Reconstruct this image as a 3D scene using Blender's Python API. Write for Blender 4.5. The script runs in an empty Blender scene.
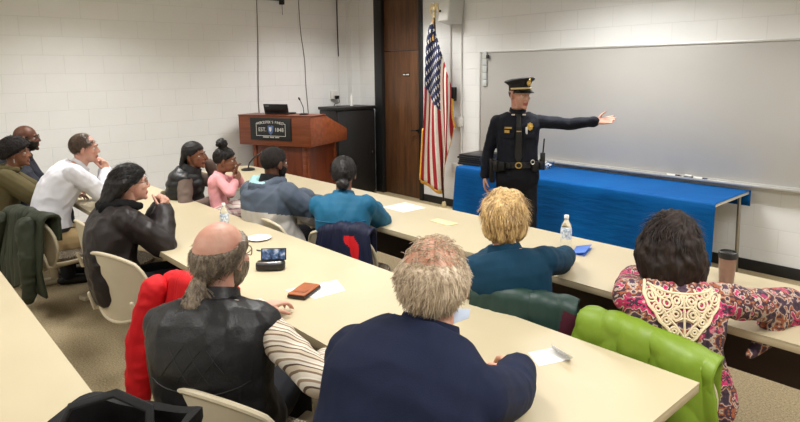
import bpy, bmesh, math, random
import numpy as np
from mathutils import Vector, Matrix, Euler, noise
from mathutils.bvhtree import BVHTree

random.seed(7)
SC = bpy.context.scene
COL = SC.collection
PI = math.pi

# ------------------------------------------------------------------ camera
cam_d = bpy.data.cameras.new('camera')
cam = bpy.data.objects.new('camera', cam_d)
COL.objects.link(cam)
SC.camera = cam
F_PX, CY, PITCH, ROLL, YAW = 604.7685, 158.965, 0.1435, -0.0124, 0.8416
_fw = Vector((-math.sin(YAW) * math.cos(PITCH), math.cos(YAW) * math.cos(PITCH), -math.sin(PITCH)))
_rt = Vector((math.cos(YAW), math.sin(YAW), 0))
_up = _rt.cross(_fw)
_r2 = _rt * math.cos(ROLL) + _up * math.sin(ROLL)
_u2 = -_rt * math.sin(ROLL) + _up * math.cos(ROLL)
cam.matrix_world = Matrix(((_r2.x, _u2.x, -_fw.x, 7.5409), (_r2.y, _u2.y, -_fw.y, -5.8272), (_r2.z, _u2.z, -_fw.z, 1.8078), (0, 0, 0, 1)))
cam_d.sensor_fit = 'HORIZONTAL'
cam_d.sensor_width = 36.0
cam_d.lens = F_PX / 800 * 36
cam_d.shift_y = -(211 - CY) / 800
cam_d.clip_start = 0.05

# ------------------------------------------------------------------ world, exposure
SC.view_settings.view_transform = 'Standard'
SC.view_settings.look = 'None'
SC.view_settings.gamma = 1
SC.view_settings.use_curve_mapping = False
SC.view_settings.exposure = 0.0
world = bpy.data.worlds.new('world')
SC.world = world
world.use_nodes = True
world.node_tree.nodes['Background'].inputs[0].default_value = (0.9, 0.93, 1, 1)
world.node_tree.nodes['Background'].inputs[1].default_value = 0.05

# ------------------------------------------------------------------ ceiling lights (fluorescent troffers)
CEIL = 2.92
LAMPS = [(x, y) for y in (-1.15, -4.0, -6.9) for x in (1.7, 4.6, 7.5)]
LAMP_W = 47.0
for (lx, ly) in LAMPS:
    ld = bpy.data.lights.new('troffer_light', 'AREA')
    ld.shape = 'RECTANGLE'; ld.size = 1.15; ld.size_y = 0.55
    ld.energy = LAMP_W
    ld.color = (1.0, 0.985, 0.96)
    ld.spread = math.radians(140)
    lo = bpy.data.objects.new('troffer_light', ld)
    lo.location = (lx, ly, CEIL - 0.03)
    COL.objects.link(lo)

# ------------------------------------------------------------------ helpers: objects
def tag(o, label=None, cat=None, group=None, kind=None):
    if label: o['label'] = label
    if cat: o['category'] = cat
    if group: o['group'] = group
    if kind: o['kind'] = kind
    return o

def empty(name, loc=(0, 0, 0), rz=0.0, label=None, cat=None, group=None):
    o = bpy.data.objects.new(name, None)
    COL.objects.link(o)
    o.location = loc
    o.rotation_euler = (0, 0, rz)
    o.empty_display_size = 0.1
    return tag(o, label, cat, group)

def link_mesh(name, me, mat=None, parent=None, smooth=False, loc=None, rz=None):
    o = bpy.data.objects.new(name, me)
    COL.objects.link(o)
    if mat is not None:
        for m in (mat if isinstance(mat, (list, tuple)) else [mat]):
            me.materials.append(m)
    if smooth:
        me.polygons.foreach_set('use_smooth', [True] * len(me.polygons))
    if parent: o.parent = parent
    if loc is not None: o.location = loc
    if rz is not None: o.rotation_euler = (0, 0, rz)
    return o

def copy_tree(o, parent=None):
    c = o.copy()
    COL.objects.link(c)
    if parent: c.parent = parent
    for ch in list(o.children):
        copy_tree(ch, c)
    return c

class Sh:
    """collects closed pieces of geometry"""
    def __init__(s):
        s.v = []; s.f = []; s.m = []
    def add(s, vs, fs, mi=0):
        b = len(s.v)
        s.v.extend([tuple(p) for p in vs])
        s.f.extend([tuple(i + b for i in f) for f in fs])
        s.m.extend([mi] * len(fs))
        return s
    def box(s, x0, x1, y0, y1, z0, z1, M=None, mi=0):
        vs = [Vector((x, y, z)) for z in (z0, z1) for y in (y0, y1) for x in (x0, x1)]
        if M: vs = [M @ v for v in vs]
        return s.add(vs, [(0, 2, 3, 1), (4, 5, 7, 6), (0, 1, 5, 4), (2, 6, 7, 3), (0, 4, 6, 2), (1, 3, 7, 5)], mi)
    def ell(s, c, r, R=None, n=14, mi=0):
        c = Vector(c); vs = []; fs = []; m = n // 2 + 1
        R = R or Matrix.Identity(3)
        vs.append(c + R @ Vector((0, 0, r[2])))
        for i in range(1, m):
            th = PI * i / m
            for j in range(n):
                ph = 2 * PI * j / n
                vs.append(c + R @ Vector((r[0] * math.sin(th) * math.cos(ph), r[1] * math.sin(th) * math.sin(ph), r[2] * math.cos(th))))
        vs.append(c + R @ Vector((0, 0, -r[2])))
        for j in range(n): fs.append((0, 1 + j, 1 + (j + 1) % n))
        for i in range(m - 2):
            for j in range(n):
                a = 1 + i * n + j; b = 1 + i * n + (j + 1) % n
                fs.append((a, a + n, b + n, b))
        l = len(vs) - 1; o = 1 + (m - 2) * n
        for j in range(n): fs.append((l, o + (j + 1) % n, o + j))
        return s.add(vs, fs, mi)
    def tube(s, pts, rad, n=10, round_caps=True, flat=1.0, fdir=None, mi=0):
        """tube through pts; rad scalar or list; flat<1 squeezes along fdir"""
        P = [Vector(p) for p in pts]
        R = list(rad) if isinstance(rad, (list, tuple, np.ndarray)) else [rad] * len(P)
        if round_caps:
            d0 = (P[0] - P[1]).normalized(); d1 = (P[-1] - P[-2]).normalized()
            r0, r1 = R[0], R[-1]
            P = [P[0] + d0 * r0 * .92, P[0] + d0 * r0 * .6] + P + [P[-1] + d1 * r1 * .6, P[-1] + d1 * r1 * .92]
            R = [r0 * .38, r0 * .8] + R + [r1 * .8, r1 * .38]
        T = []
        for i in range(len(P)):
            a = P[max(i - 1, 0)]; b = P[min(i + 1, len(P) - 1)]
            t = (b - a)
            T.append(t.normalized() if t.length > 1e-9 else Vector((0, 0, 1)))
        u = Vector(fdir) if fdir else (Vector((0, 0, 1)) if abs(T[0].z) < .9 else Vector((1, 0, 0)))
        vs = []
        for i, p in enumerate(P):
            u = u - T[i] * u.dot(T[i])
            if u.length < 1e-6: u = T[i].orthogonal()
            u.normalize()
            w = T[i].cross(u)
            for j in range(n):
                a = 2 * PI * j / n
                vs.append(p + u * (R[i] * flat * math.cos(a)) + w * (R[i] * math.sin(a)))
        fs = []
        for i in range(len(P) - 1):
            for j in range(n):
                a = i * n + j; b = i * n + (j + 1) % n
                fs.append((a, b, b + n, a + n))
        fs.append(tuple(range(n - 1, -1, -1)))
        o = (len(P) - 1) * n
        fs.append(tuple(range(o, o + n)))
        return s.add(vs, fs, mi)
    def rings(s, rings, mi=0):
        """closed loft through rings of equal length"""
        n = len(rings[0]); vs = [p for r in rings for p in r]; fs = []
        for i in range(len(rings) - 1):
            for j in range(n):
                a = i * n + j; b = i * n + (j + 1) % n
                fs.append((a, b, b + n, a + n))
        fs.append(tuple(range(n - 1, -1, -1)))
        o = (len(rings) - 1) * n
        fs.append(tuple(range(o, o + n)))
        return s.add(vs, fs, mi)
    def lathe(s, prof, c=(0, 0, 0), n=24, mi=0):
        """prof: list of (r,z)"""
        rg = []
        for r, z in prof:
            rg.append([Vector((c[0] + max(r, 1e-4) * math.cos(2 * PI * j / n), c[1] + max(r, 1e-4) * math.sin(2 * PI * j / n), c[2] + z)) for j in range(n)])
        return s.rings(rg, mi)
    def prism(s, poly, h0, h1, M=None, mi=0):
        """poly in local xy, extruded along local z"""
        n = len(poly)
        vs = [Vector((x, y, h0)) for x, y in poly] + [Vector((x, y, h1)) for x, y in poly]
        if M: vs = [M @ v for v in vs]
        fs = [tuple(range(n - 1, -1, -1)), tuple(range(n, 2 * n))]
        for j in range(n):
            k = (j + 1) % n
            fs.append((j, k, k + n, j + n))
        return s.add(vs, fs, mi)
    def mesh(s, name):
        me = bpy.data.meshes.new(name)
        me.from_pydata([tuple(v) for v in s.v], [], s.f)
        me.polygons.foreach_set('material_index', s.m)
        bm = bmesh.new(); bm.from_mesh(me)
        bmesh.ops.recalc_face_normals(bm, faces=bm.faces)
        bm.to_mesh(me); bm.free()
        me.update()
        return me
    def build(s, name, mat, parent=None, smooth=False, bevel=0.0, seg=2, loc=None, rz=None):
        me = s.mesh(name)
        if bevel > 0:
            bm = bmesh.new(); bm.from_mesh(me)
            ed = [e for e in bm.edges if len(e.link_faces) == 2 and e.calc_face_angle() > 0.5]
            bmesh.ops.bevel(bm, geom=ed, offset=bevel, segments=seg, profile=0.5, affect='EDGES')
            bm.to_mesh(me); bm.free()
            smooth = True
        o = link_mesh(name, me, mat, parent, smooth, loc, rz)
        if smooth:
            try:
                me.set_sharp_from_angle(angle=math.radians(40))
            except Exception:
                pass
        return o

def to_np(me):
    a = np.empty(len(me.vertices) * 3, dtype=np.float32); me.vertices.foreach_get('co', a)
    b = np.empty(len(me.vertices) * 3, dtype=np.float32); me.vertices.foreach_get('normal', b)
    return a.reshape(-1, 3), b.reshape(-1, 3)

def blob(name, sh, mat, parent=None, voxel=0.01, smooth=3, disp=None, select=None):
    """one continuous skin around all pieces of sh. disp(p, n) -> offset along the normal.
    select(centre) -> material slot"""
    me = sh.mesh(name)
    t = bpy.data.objects.new('tmp', me)
    COL.objects.link(t)
    m = t.modifiers.new('r', 'REMESH'); m.mode = 'VOXEL'; m.voxel_size = voxel
    if smooth:
        k = t.modifiers.new('s', 'SMOOTH'); k.factor = .5; k.iterations = smooth
    dg = bpy.context.evaluated_depsgraph_get()
    dg.update()
    me2 = bpy.data.meshes.new_from_object(t.evaluated_get(dg))
    bpy.data.objects.remove(t)
    bpy.data.meshes.remove(me)
    me2.name = name
    if disp:
        co, no = to_np(me2)
        d = np.array([disp(Vector(c), Vector(q)) for c, q in zip(co.tolist(), no.tolist())], dtype=np.float32)
        co = co + no * d[:, None]
        me2.vertices.foreach_set('co', co.ravel())
        me2.update()
    me2.materials.clear()
    o = link_mesh(name, me2, mat, parent, True)
    if select:
        idx = [select(p.center) for p in me2.polygons]
        me2.polygons.foreach_set('material_index', idx)
    return o

def wrinkle(amp=.006, freq=9.0, stretch=(1, 1, 1), seed=0):
    s = Vector((seed * 3.7, seed * 1.3, seed * 2.1))
    st = Vector(stretch)
    def f(p, n):
        q = Vector((p.x * st.x, p.y * st.y, p.z * st.z)) * freq + s
        w = noise.noise_vector(q * .5) * .8
        a = 1 - abs(noise.noise(q + w)) * 2
        b = noise.noise(q * 2.6 + w)
        return amp * (a - .4 + .45 * b)
    return f

# ------------------------------------------------------------------ helpers: materials
_mats = {}
class NT:
    def __init__(s, name):
        s.m = bpy.data.materials.new(name); s.m.use_nodes = True
        s.t = s.m.node_tree; s.n = s.t.nodes; s.b = s.n['Principled BSDF']
    def new(s, t, **kw):
        nd = s.n.new(t)
        for k, v in kw.items(): setattr(nd, k, v)
        return nd
    def lk(s, a, b): s.t.links.new(a, b)
    def math(s, op, a, b=None, c=None):
        nd = s.new('ShaderNodeMath', operation=op)
        for i, x in enumerate((a, b, c)):
            if x is None: continue
            if isinstance(x, (int, float)): nd.inputs[i].default_value = x
            else: s.lk(x, nd.inputs[i])
        return nd.outputs[0]
    def coord(s, kind='Object', scale=(1, 1, 1), loc=(0, 0, 0), rot=(0, 0, 0)):
        tc = s.new('ShaderNodeTexCoord'); mp = s.new('ShaderNodeMapping')
        mp.inputs['Scale'].default_value = scale; mp.inputs['Location'].default_value = loc; mp.inputs['Rotation'].default_value = rot
        s.lk(tc.outputs[kind], mp.inputs['Vector'])
        return mp.outputs[0]
    def noise(s, vec, scale=5, detail=3, rough=.5):
        nd = s.new('ShaderNodeTexNoise')
        nd.inputs['Scale'].default_value = scale; nd.inputs['Detail'].default_value = detail; nd.inputs['Roughness'].default_value = rough
        s.lk(vec, nd.inputs['Vector'])
        return nd.outputs['Fac']
    def ramp(s, fac, stops, interp='LINEAR'):
        nd = s.new('ShaderNodeValToRGB'); cr = nd.color_ramp; cr.interpolation = interp
        while len(cr.elements) < len(stops): cr.elements.new(.5)
        for e, (p, c) in zip(cr.elements, stops):
            e.position = p; e.color = (*c[:3], 1)
        s.lk(fac, nd.inputs[0])
        return nd.outputs[0]
    def mix(s, fac, a, b):
        nd = s.new('ShaderNodeMix', data_type='RGBA')
        for i, x in ((0, fac), (6, a), (7, b)):
            if isinstance(x, (int, float)): nd.inputs[i].default_value = x
            elif isinstance(x, tuple): nd.inputs[i].default_value = (*x[:3], 1)
            else: s.lk(x, nd.inputs[i])
        return nd.outputs[2]
    def bump(s, h, strength=.3, dist=.01):
        nd = s.new('ShaderNodeBump')
        nd.inputs['Strength'].default_value = strength; nd.inputs['Distance'].default_value = dist
        s.lk(h, nd.inputs['Height']); s.lk(nd.outputs[0], s.b.inputs['Normal'])
    def base(s, c, rough=.6, metal=0, spec=None):
        if isinstance(c, tuple): s.b.inputs['Base Color'].default_value = (*c[:3], 1)
        else: s.lk(c, s.b.inputs['Base Color'])
        if isinstance(rough, (int, float)): s.b.inputs['Roughness'].default_value = rough
        else: s.lk(rough, s.b.inputs['Roughness'])
        s.b.inputs['Metallic'].default_value = metal
        if spec is not None: s.b.inputs['Specular IOR Level'].default_value = spec
        return s.m

def C(r, g, b):
    """sRGB 0-255 to linear"""
    def f(x):
        x /= 255
        return x / 12.92 if x <= .04045 else ((x + .055) / 1.055) ** 2.4
    return (f(r), f(g), f(b))

def mat(name, col, rough=.6, var=.08, scale=12, metal=0, bump=0, bscale=60, stretch=(1, 1, 1), spec=None, sheen=0):
    """plain material with a little mottling and optional bump"""
    if name in _mats: return _mats[name]
    t = NT(name)
    v = t.coord('Object', stretch)
    nz = t.noise(v, scale, 4)
    a = tuple(max(0, x * (1 - var)) for x in col); b = tuple(min(1, x * (1 + var)) for x in col)
    t.base(t.ramp(nz, [(.3, a), (.7, b)]), rough, metal, spec)
    if bump: t.bump(t.noise(v, bscale, 3), bump, .004)
    if sheen: t.b.inputs['Sheen Weight'].default_value = sheen
    _mats[name] = t.m
    return t.m

def glass_mat(name, col=(1, 1, 1), rough=.03):
    if name in _mats: return _mats[name]
    t = NT(name)
    t.base(col, rough)
    t.b.inputs['Transmission Weight'].default_value = 1.0
    t.b.inputs['IOR'].default_value = 1.3
    _mats[name] = t.m
    return t.m
# ================================================================== the room
CW = .2032
def block_wall_mat(name, axis, off, tint):
    t = NT(name)
    tc = t.new('ShaderNodeTexCoord'); sp = t.new('ShaderNodeSeparateXYZ'); t.lk(tc.outputs['Object'], sp.inputs[0])
    cb = t.new('ShaderNodeCombineXYZ')
    t.lk(t.math('ADD', sp.outputs[axis], off), cb.inputs[0]); t.lk(sp.outputs[2], cb.inputs[1])
    br = t.new('ShaderNodeTexBrick')
    br.offset = .5; br.offset_frequency = 2
    br.inputs['Scale'].default_value = 1
    br.inputs['Mortar Size'].default_value = .0035
    br.inputs['Mortar Smooth'].default_value = .6
    br.inputs['Brick Width'].default_value = CW * 2
    br.inputs['Row Height'].default_value = CW
    t.lk(cb.outputs[0], br.inputs['Vector'])
    nz = t.noise(cb.outputs[0], 3.0, 3)
    c = t.ramp(nz, [(.3, tuple(x * .97 for x in tint)), (.7, tint)])
    c2 = t.mix(t.math('MULTIPLY', br.outputs['Fac'], .22), c, tuple(x * .55 for x in tint))
    t.base(c2, .55)
    fine = t.noise(cb.outputs[0], 120, 3)
    h = t.math('ADD', t.math('MULTIPLY', br.outputs['Fac'], -1.0), t.math('MULTIPLY', fine, .22))
    t.bump(h, .55, .004)
    return t.m

WALLC = C(230, 231, 230)
M_wall_f = block_wall_mat('painted block front', 0, -(2.878 + .2032) + .4064 * 20, WALLC)
M_wall_l = block_wall_mat('painted block left', 1, .4064 * 40, WALLC)

def floor_mat():
    t = NT('speckled carpet')
    v = t.coord('Object')
    a = t.noise(v, 90, 4, .7); b = t.noise(v, 240, 2, .6); c = t.noise(v, 1.2, 2)
    k = t.math('ADD', t.math('MULTIPLY', a, .6), t.math('MULTIPLY', b, .4))
    col = t.ramp(k, [(.36, C(106, 92, 68)), (.5, C(154, 138, 106)), (.64, C(196, 179, 140))])
    t.base(t.mix(t.math('MULTIPLY', c, .35), col, C(128, 112, 86)), .9)
    t.bump(b, .35, .004)
    return t.m
M_floor = floor_mat()
M_ceil = mat('ceiling tile white', C(225, 224, 220), .9, .03, 40)
M_black = mat('black enamel', C(24, 24, 25), .45, .1)
M_base = mat('black vinyl skirting', C(27, 26, 26), .5, .1)

def struct(name, sh, m, bevel=0, **kw):
    o = sh.build(name, m, None, False, bevel, **kw)
    o['kind'] = 'structure'
    return o

XR, YB = 9.6, -8.6
struct('floor', Sh().box(-.15, XR + .15, YB - .15, .15, -.1, 0), M_floor)
struct('ceiling', Sh().box(-.15, XR + .15, YB - .15, .15, CEIL, CEIL + .1), M_ceil)
struct('wall_left', Sh().box(-.15, 0, YB, 0, 0, CEIL), M_wall_l)
struct('wall_right', Sh().box(XR, XR + .15, YB, 0, 0, CEIL), M_wall_l)
struct('wall_back', Sh().box(-.15, XR + .15, YB - .15, YB, 0, CEIL), M_wall_f)
# front wall around the doorway
DX0, DX1 = .50, 1.50
wf = Sh()
wf.box(-.15, DX0, 0, .15, 0, CEIL).box(DX1, XR + .15, 0, .15, 0, CEIL)
struct('wall_front', wf, M_wall_f)
struct('trim_1', Sh().box(0, .12, -.16, 0, 0, CEIL), M_wall_l)            # boxed pier in the corner
bb = Sh().box(DX1 + .02, XR, -.012, 0, 0, .1016)
struct('baseboard_front', bb, M_base, .003)
bb = Sh().box(0, .012, YB, -.18, 0, .1016)
struct('baseboard_left', bb, M_base, .003)

# door
def wood(name, c0, c1, axis=2, scale=1.0, rough=.45):
    t = NT(name)
    s = [9, 9, 9]; s[axis] = .7
    v = t.coord('Object', tuple(x * scale for x in s))
    a = t.noise(v, 2.0, 5, .6); b = t.noise(v, 9, 3, .6)
    k = t.math('ADD', t.math('MULTIPLY', a, .7), t.math('MULTIPLY', b, .3))
    t.base(t.ramp(k, [(.35, c0), (.65, c1)]), rough)
    t.bump(b, .08, .002)
    return t.m
M_door = wood('brown door veneer', C(66, 42, 25), C(104, 69, 42))
M_door2 = M_door
fr = Sh()
fr.box(DX0, DX0 + .17, -.03, .13, 0, CEIL).box(DX1 - .045, DX1 + .02, -.03, .13, 0, CEIL)
struct('door_frame', fr, M_black, .004)
d = Sh().box(DX0 + .17, DX1 - .045, .03, .075, .008, 2.095)
door = d.build('door_1', M_door, None, False, .003); door['kind'] = 'structure'
d = Sh().box(DX0 + .17, DX1 - .045, .03, .075, 2.105, CEIL)
tp = d.build('door_transom_panel', M_door, door, False, .003)
M_steel = mat('brushed steel', C(170, 168, 162), .3, .05, 30, 1.0)
M_dsteel = mat('dark steel', C(60, 58, 55), .4, .05, 30, .8)
h = Sh().lathe([(.027, 0), (.027, .008), (.012, .012), (.012, .03)], n=16)
M90 = Matrix.Rotation(PI / 2, 4, 'X')
h.v = [tuple((M90 @ Vector(v)) + Vector((1.385, .03, .985))) for v in h.v]
h.tube([(1.385, -.005, .985), (1.385, -.025, .985), (1.30, -.03, .985)], .010, 8)
h.build('door_handle', M_dsteel, door, True)
pl = Sh().box(1.07, 1.22, .022, .031, 1.745, 1.785)
pl.build('door_plate', M_black, door, False, .002)

def text_mesh(name, body, size, M, material, parent, extrude=.001, align='CENTER', spacing=1.0):
    cu = bpy.data.curves.new(name, 'FONT')
    cu.body = body; cu.size = size; cu.extrude = extrude; cu.align_x = align; cu.align_y = 'CENTER'
    cu.space_character = spacing; cu.resolution_u = 2
    t = bpy.data.objects.new('tmp', cu); COL.objects.link(t)
    dg = bpy.context.evaluated_depsgraph_get(); dg.update()
    me = bpy.data.meshes.new_from_object(t.evaluated_get(dg))
    bpy.data.objects.remove(t)
    me.transform(M)
    me.materials.clear()
    return link_mesh(name, me, material, parent)

M_white = mat('white lettering', C(225, 225, 222), .6, .02)
FRONT = Matrix(((1, 0, 0, 0), (0, 0, -1, 0), (0, 1, 0, 0), (0, 0, 0, 1)))   # text plane xy -> world xz, facing -Y
s = Sh()
for x0, x1 in ((1.083, 1.095), (1.10, 1.112), (1.117, 1.129), (1.15, 1.162), (1.167, 1.179), (1.184, 1.207)):
    s.box(x0, x1, .0205, .0225, 1.757, 1.773)
s.build('door_plate_mark', M_white, door)

# ceiling troffers
M_diff = NT('lit diffuser')
M_diff.base((.9, .9, .88), .5)
M_diff.b.inputs['Emission Color'].default_value = (1, .95, .87, 1)
M_diff.b.inputs['Emission Strength'].default_value = 2.5
M_diff = M_diff.m
M_frame = mat('white painted steel', C(215, 215, 212), .5, .03)
PLACES = {0: 'over the podium side of the front aisle', 1: 'over the officer', 2: 'over the right part of the blue table'}
for k, (lx, ly) in enumerate(LAMPS):
    rows = ['front', 'middle', 'rear'][k // 3]; cols = ['left', 'middle', 'right'][k % 3]
    t = empty('ceiling_light', (lx, ly, CEIL), 0, 'white recessed fluorescent ceiling light, %s row, %s column' % (rows, cols), 'ceiling light', 'ceiling lights')
    f = Sh()
    for a in ((-.62, .62, -.32, -.29), (-.62, .62, .29, .32), (-.62, -.59, -.29, .29), (.59, .62, -.29, .29)):
        f.box(a[0], a[1], a[2], a[3], -.02, 0)
    f.build('frame', M_frame, t, False, .003)
    Sh().box(-.59, .59, -.29, .29, -.012, -.002).build('diffuser', M_diff, t)

# ================================================================== whiteboard wall
M_wb = NT('whiteboard enamel')
_v = M_wb.coord('Object')
M_wb.base(M_wb.ramp(M_wb.noise(_v, .9, 3), [(.3, C(177, 175, 171)), (.7, C(184, 182, 178))]), .28)
M_wb = M_wb.m
M_alu = mat('satin aluminium', C(205, 205, 202), .35, .04, 30, .6)
wb = empty('whiteboard', (2.57, 0, .8), 0, 'long white dry-erase board on the block wall behind the officer', 'whiteboard')
W = 4.9
Sh().box(0, W, -.022, -.002, 0, 1.22).build('panel', M_wb, wb, False, .002)
f = Sh()
f.box(-.018, 0, -.03, 0, -.018, 1.238).box(W, W + .018, -.03, 0, -.018, 1.238).box(-.018, W + .018, -.03, 0, 1.22, 1.24).box(-.018, W + .018, -.03, 0, -.02, 0)
f.build('frame', M_alu, wb, False, .003)
Sh().box(.1, W, -.085, -.02, -.03, -.018).box(.1, W, -.09, -.083, -.03, -.008).build('marker_tray', M_alu, wb, False, .003)
M_tag = mat('pale sticker', C(200, 206, 205), .6, .12, 90)
st = empty('hook_strip', (2.64, -.034, 1.62), 0, 'pale strip of square stickers down the whiteboard corner', 'sticker strip')
for i in range(5):
    Sh().box(-.032, .032, -.006, 0, i * .085, i * .085 + .075).build('sticker', M_tag, st, False, .002)
Sh().box(.036, .075, -.02, 0, .33, .375).build('clip', M_black, st, False, .006)

def marker(x, mat_cap, label):
    t = empty('marker', (x, -.055, .8 - .018 + .009), 0, label, 'marker')
    Sh().tube([(-.06, 0, 0), (.02, 0, 0)], .009, 10, False).build('barrel', M_white, t, True)
    Sh().tube([(.02, 0, 0), (.062, 0, 0)], .0095, 10, False).build('cap', mat_cap, t, True)
M_navyc = mat('navy plastic', C(35, 45, 75), .4)
marker(5.02, M_black, 'white marker with a black cap on the whiteboard tray, further left')
marker(5.27, M_navyc, 'white marker with a navy cap on the tray, nearer the table end')
er = empty('board_eraser', (5.16, -.055, .782), 0, 'small black felt eraser on the whiteboard tray between the markers', 'eraser')
Sh().box(-.035, .035, -.02, .02, 0, .014).build('felt', M_black, er, False, .002)
Sh().box(-.035, .035, -.02, .02, .0145, .028).build('grip', M_frame, er, False, .004)

# wall fittings by the flag
sp = empty('wall_speaker', (2.15, -.02, 2.42), 0, 'pale grey wedge loudspeaker high on the wall above the flag', 'loudspeaker')
M_spk = mat('pale grey plastic', C(205, 205, 200), .5, .03)
g = Sh().prism([(-.085, -.25), (.085, -.25), (.135, -.02), (-.135, -.02)], -.03, .40, Matrix.Rotation(math.radians(-8), 4, 'X'))
g.build('cabinet', M_spk, sp, False, .02, 3)
Sh().box(-.05, .05, -.03, .02, .06, .3).build('bracket', M_frame, sp, False, .004)
Sh().ell((-.03, -.262, .13), (.016, .01, .016)).build('badge', M_dsteel, sp, True)
bx = empty('wall_control_box', (2.06, 0, 1.42), 0, 'small black box on the block wall right of the flag', 'control box')
Sh().box(-.085, .085, -.07, 0, 0, .18).build('housing', M_black, bx, False, .008)
Sh().box(-.05, .05, -.074, -.07, .06, .15).build('panel', M_dsteel, bx, False, .002)
M_paint = mat('painted conduit', C(222, 220, 215), .5, .03)
def conduit(x, z0, z1, label):
    o = Sh().tube([(x, -.014, z0), (x, -.014, z1)], .011, 10, False).build('conduit', M_paint, None, True)
    tag(o, label, 'conduit')
conduit(2.235, 1.22, CEIL, 'white conduit running up the wall right of the speaker')
conduit(2.235, .61, 1.09, 'white conduit between the two white wall boxes')
conduit(2.045, 1.60, 2.42, 'thin white conduit between the black box and the loudspeaker')
def jbox(x, z, label, y=0, left=False):
    t = empty('wall_box', (x, y, z), 0, label, 'outlet box')
    if left: t.rotation_euler = (0, 0, PI / 2)
    Sh().box(-.06, .06, -.05, 0, 0, .125).build('housing', M_paint, t, False, .006)
    Sh().box(-.04, .04, -.056, -.05, .02, .105).build('cover_plate', M_frame, t, False, .003)
    return t
jbox(2.20, 1.09, 'white electrical box under the black box, upper of two')
jbox(2.15, .475, 'white electrical box low on the wall beside the blue table')
o = jbox(0, 1.41, 'white outlet box with plugs on the left wall over the black cabinet', -.43, True)
s = Sh().box(-.02, .055, -.085, -.056, .0, .05)
s.build('plug', M_dsteel, o, False, .006)
M_cord = mat('grey cord', C(120, 118, 112), .6)
def cable(name, pts, r, m, label):
    # smooth through points
    P = [Vector(p) for p in pts]; out = []
    for i in range(len(P) - 1):
        p0 = P[max(i - 1, 0)]; p1 = P[i]; p2 = P[i + 1]; p3 = P[min(i + 2, len(P) - 1)]
        for k in range(6):
            t = k / 6
            out.append(.5 * ((2 * p1) + (p2 - p0) * t + (2 * p0 - 5 * p1 + 4 * p2 - p3) * t * t + (3 * p1 - p0 - 3 * p2 + p3) * t ** 3))
    out.append(P[-1])
    o = Sh().tube(out, r, 6).build(name, m, None, True)
    return tag(o, label, 'cable')
cable('wall_cable', [(.012, -1.66, 2.85), (.012, -1.67, 2.2), (.012, -1.70, 1.4), (.012, -1.68, .9)], .006, M_cord, 'thin grey cable running down the left wall behind the laptop')
cable('wall_cable', [(.012, -1.00, 2.9), (.012, -.98, 2.4), (.012, -.93, 2.0), (.012, -.92, 1.6), (.012, -.88, 1.0)], .005, M_cord, 'thin grey cable hanging in a bend right of the laptop')
cable('wall_cable', [(.014, -.33, 2.9), (.014, -.33, 2.45), (.014, -.325, 2.05)], .009, M_dsteel, 'dark cable at the top of the left wall near the corner')
cable('wall_cable', [(.014, -.325, 2.04), (.014, -.325, 1.7), (.014, -.31, 1.0)], .010, M_paint, 'white painted conduit down the left wall by the corner')
cable('outlet_cord', [(.09, -.40, 1.43), (.12, -.41, 1.36), (.08, -.47, 1.33), (.05, -.45, 1.2), (.06, -.42, 1.0)], .006, M_dsteel, 'dark cord hanging from the plugs over the black cabinet')
br = empty('projector_bracket', (0, -1.45, 2.78), 0, 'black steel bracket arm at the top of the left wall', 'bracket')
Sh().box(.0, .04, -.16, .19, .02, .075).build('arm', M_black, br, False, .005)
Sh().box(.0, .05, .14, .2, -.03, .1).build('end_block', M_black, br, False, .005)
Sh().tube([(.03, .17, -.03), (.03, .17, -.17)], .003, 6).build('cord', M_dsteel, br, True)

# ================================================================== flag
POLE = (2.14, -.24)
fl = empty('flag_stand', (POLE[0], POLE[1], 0), 0, 'American flag on a dark pole with a gold eagle, standing by the door', 'flag')
M_gold = mat('gilded metal', C(232, 216, 170), .35, .1, 30, .4)
M_pole = mat('dark varnished pole', C(48, 34, 26), .4)
Sh().tube([(0, 0, .04), (-.165, 0, 2.49)], .012, 10, False).build('pole', M_pole, fl, True)
Sh().lathe([(.0, 0), (.13, 0), (.13, .012), (.10, .03), (.035, .045), (.028, .10), (.018, .12), (0, .12)], n=24).build('base', M_gold, fl, True)
e = Sh()
e.lathe([(0, 2.47), (.03, 2.48), (.02, 2.50), (.028, 2.53), (.012, 2.55), (0, 2.55)], (-.165, 0, 0), 14)
e.ell((-.165, 0, 2.59), (.022, .02, .045)).ell((-.158, -.01, 2.645), (.016, .018, .016))
for sx in (-1, 1):
    for k in range(5):
        e.tube([(-.165 + sx * .015, 0, 2.60), (-.165 + sx * (.05 + .008 * k), 0, 2.66 - .022 * k), (-.165 + sx * (.075 - .004 * k), 0, 2.63 - .026 * k)], [.011, .009, .004], 6)
e.build('eagle_finial', M_gold, fl, True)
M_red = mat('flag red', C(158, 24, 36), .7, .05)
M_fwhite = mat('flag white', C(232, 226, 214), .7, .04)
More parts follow.
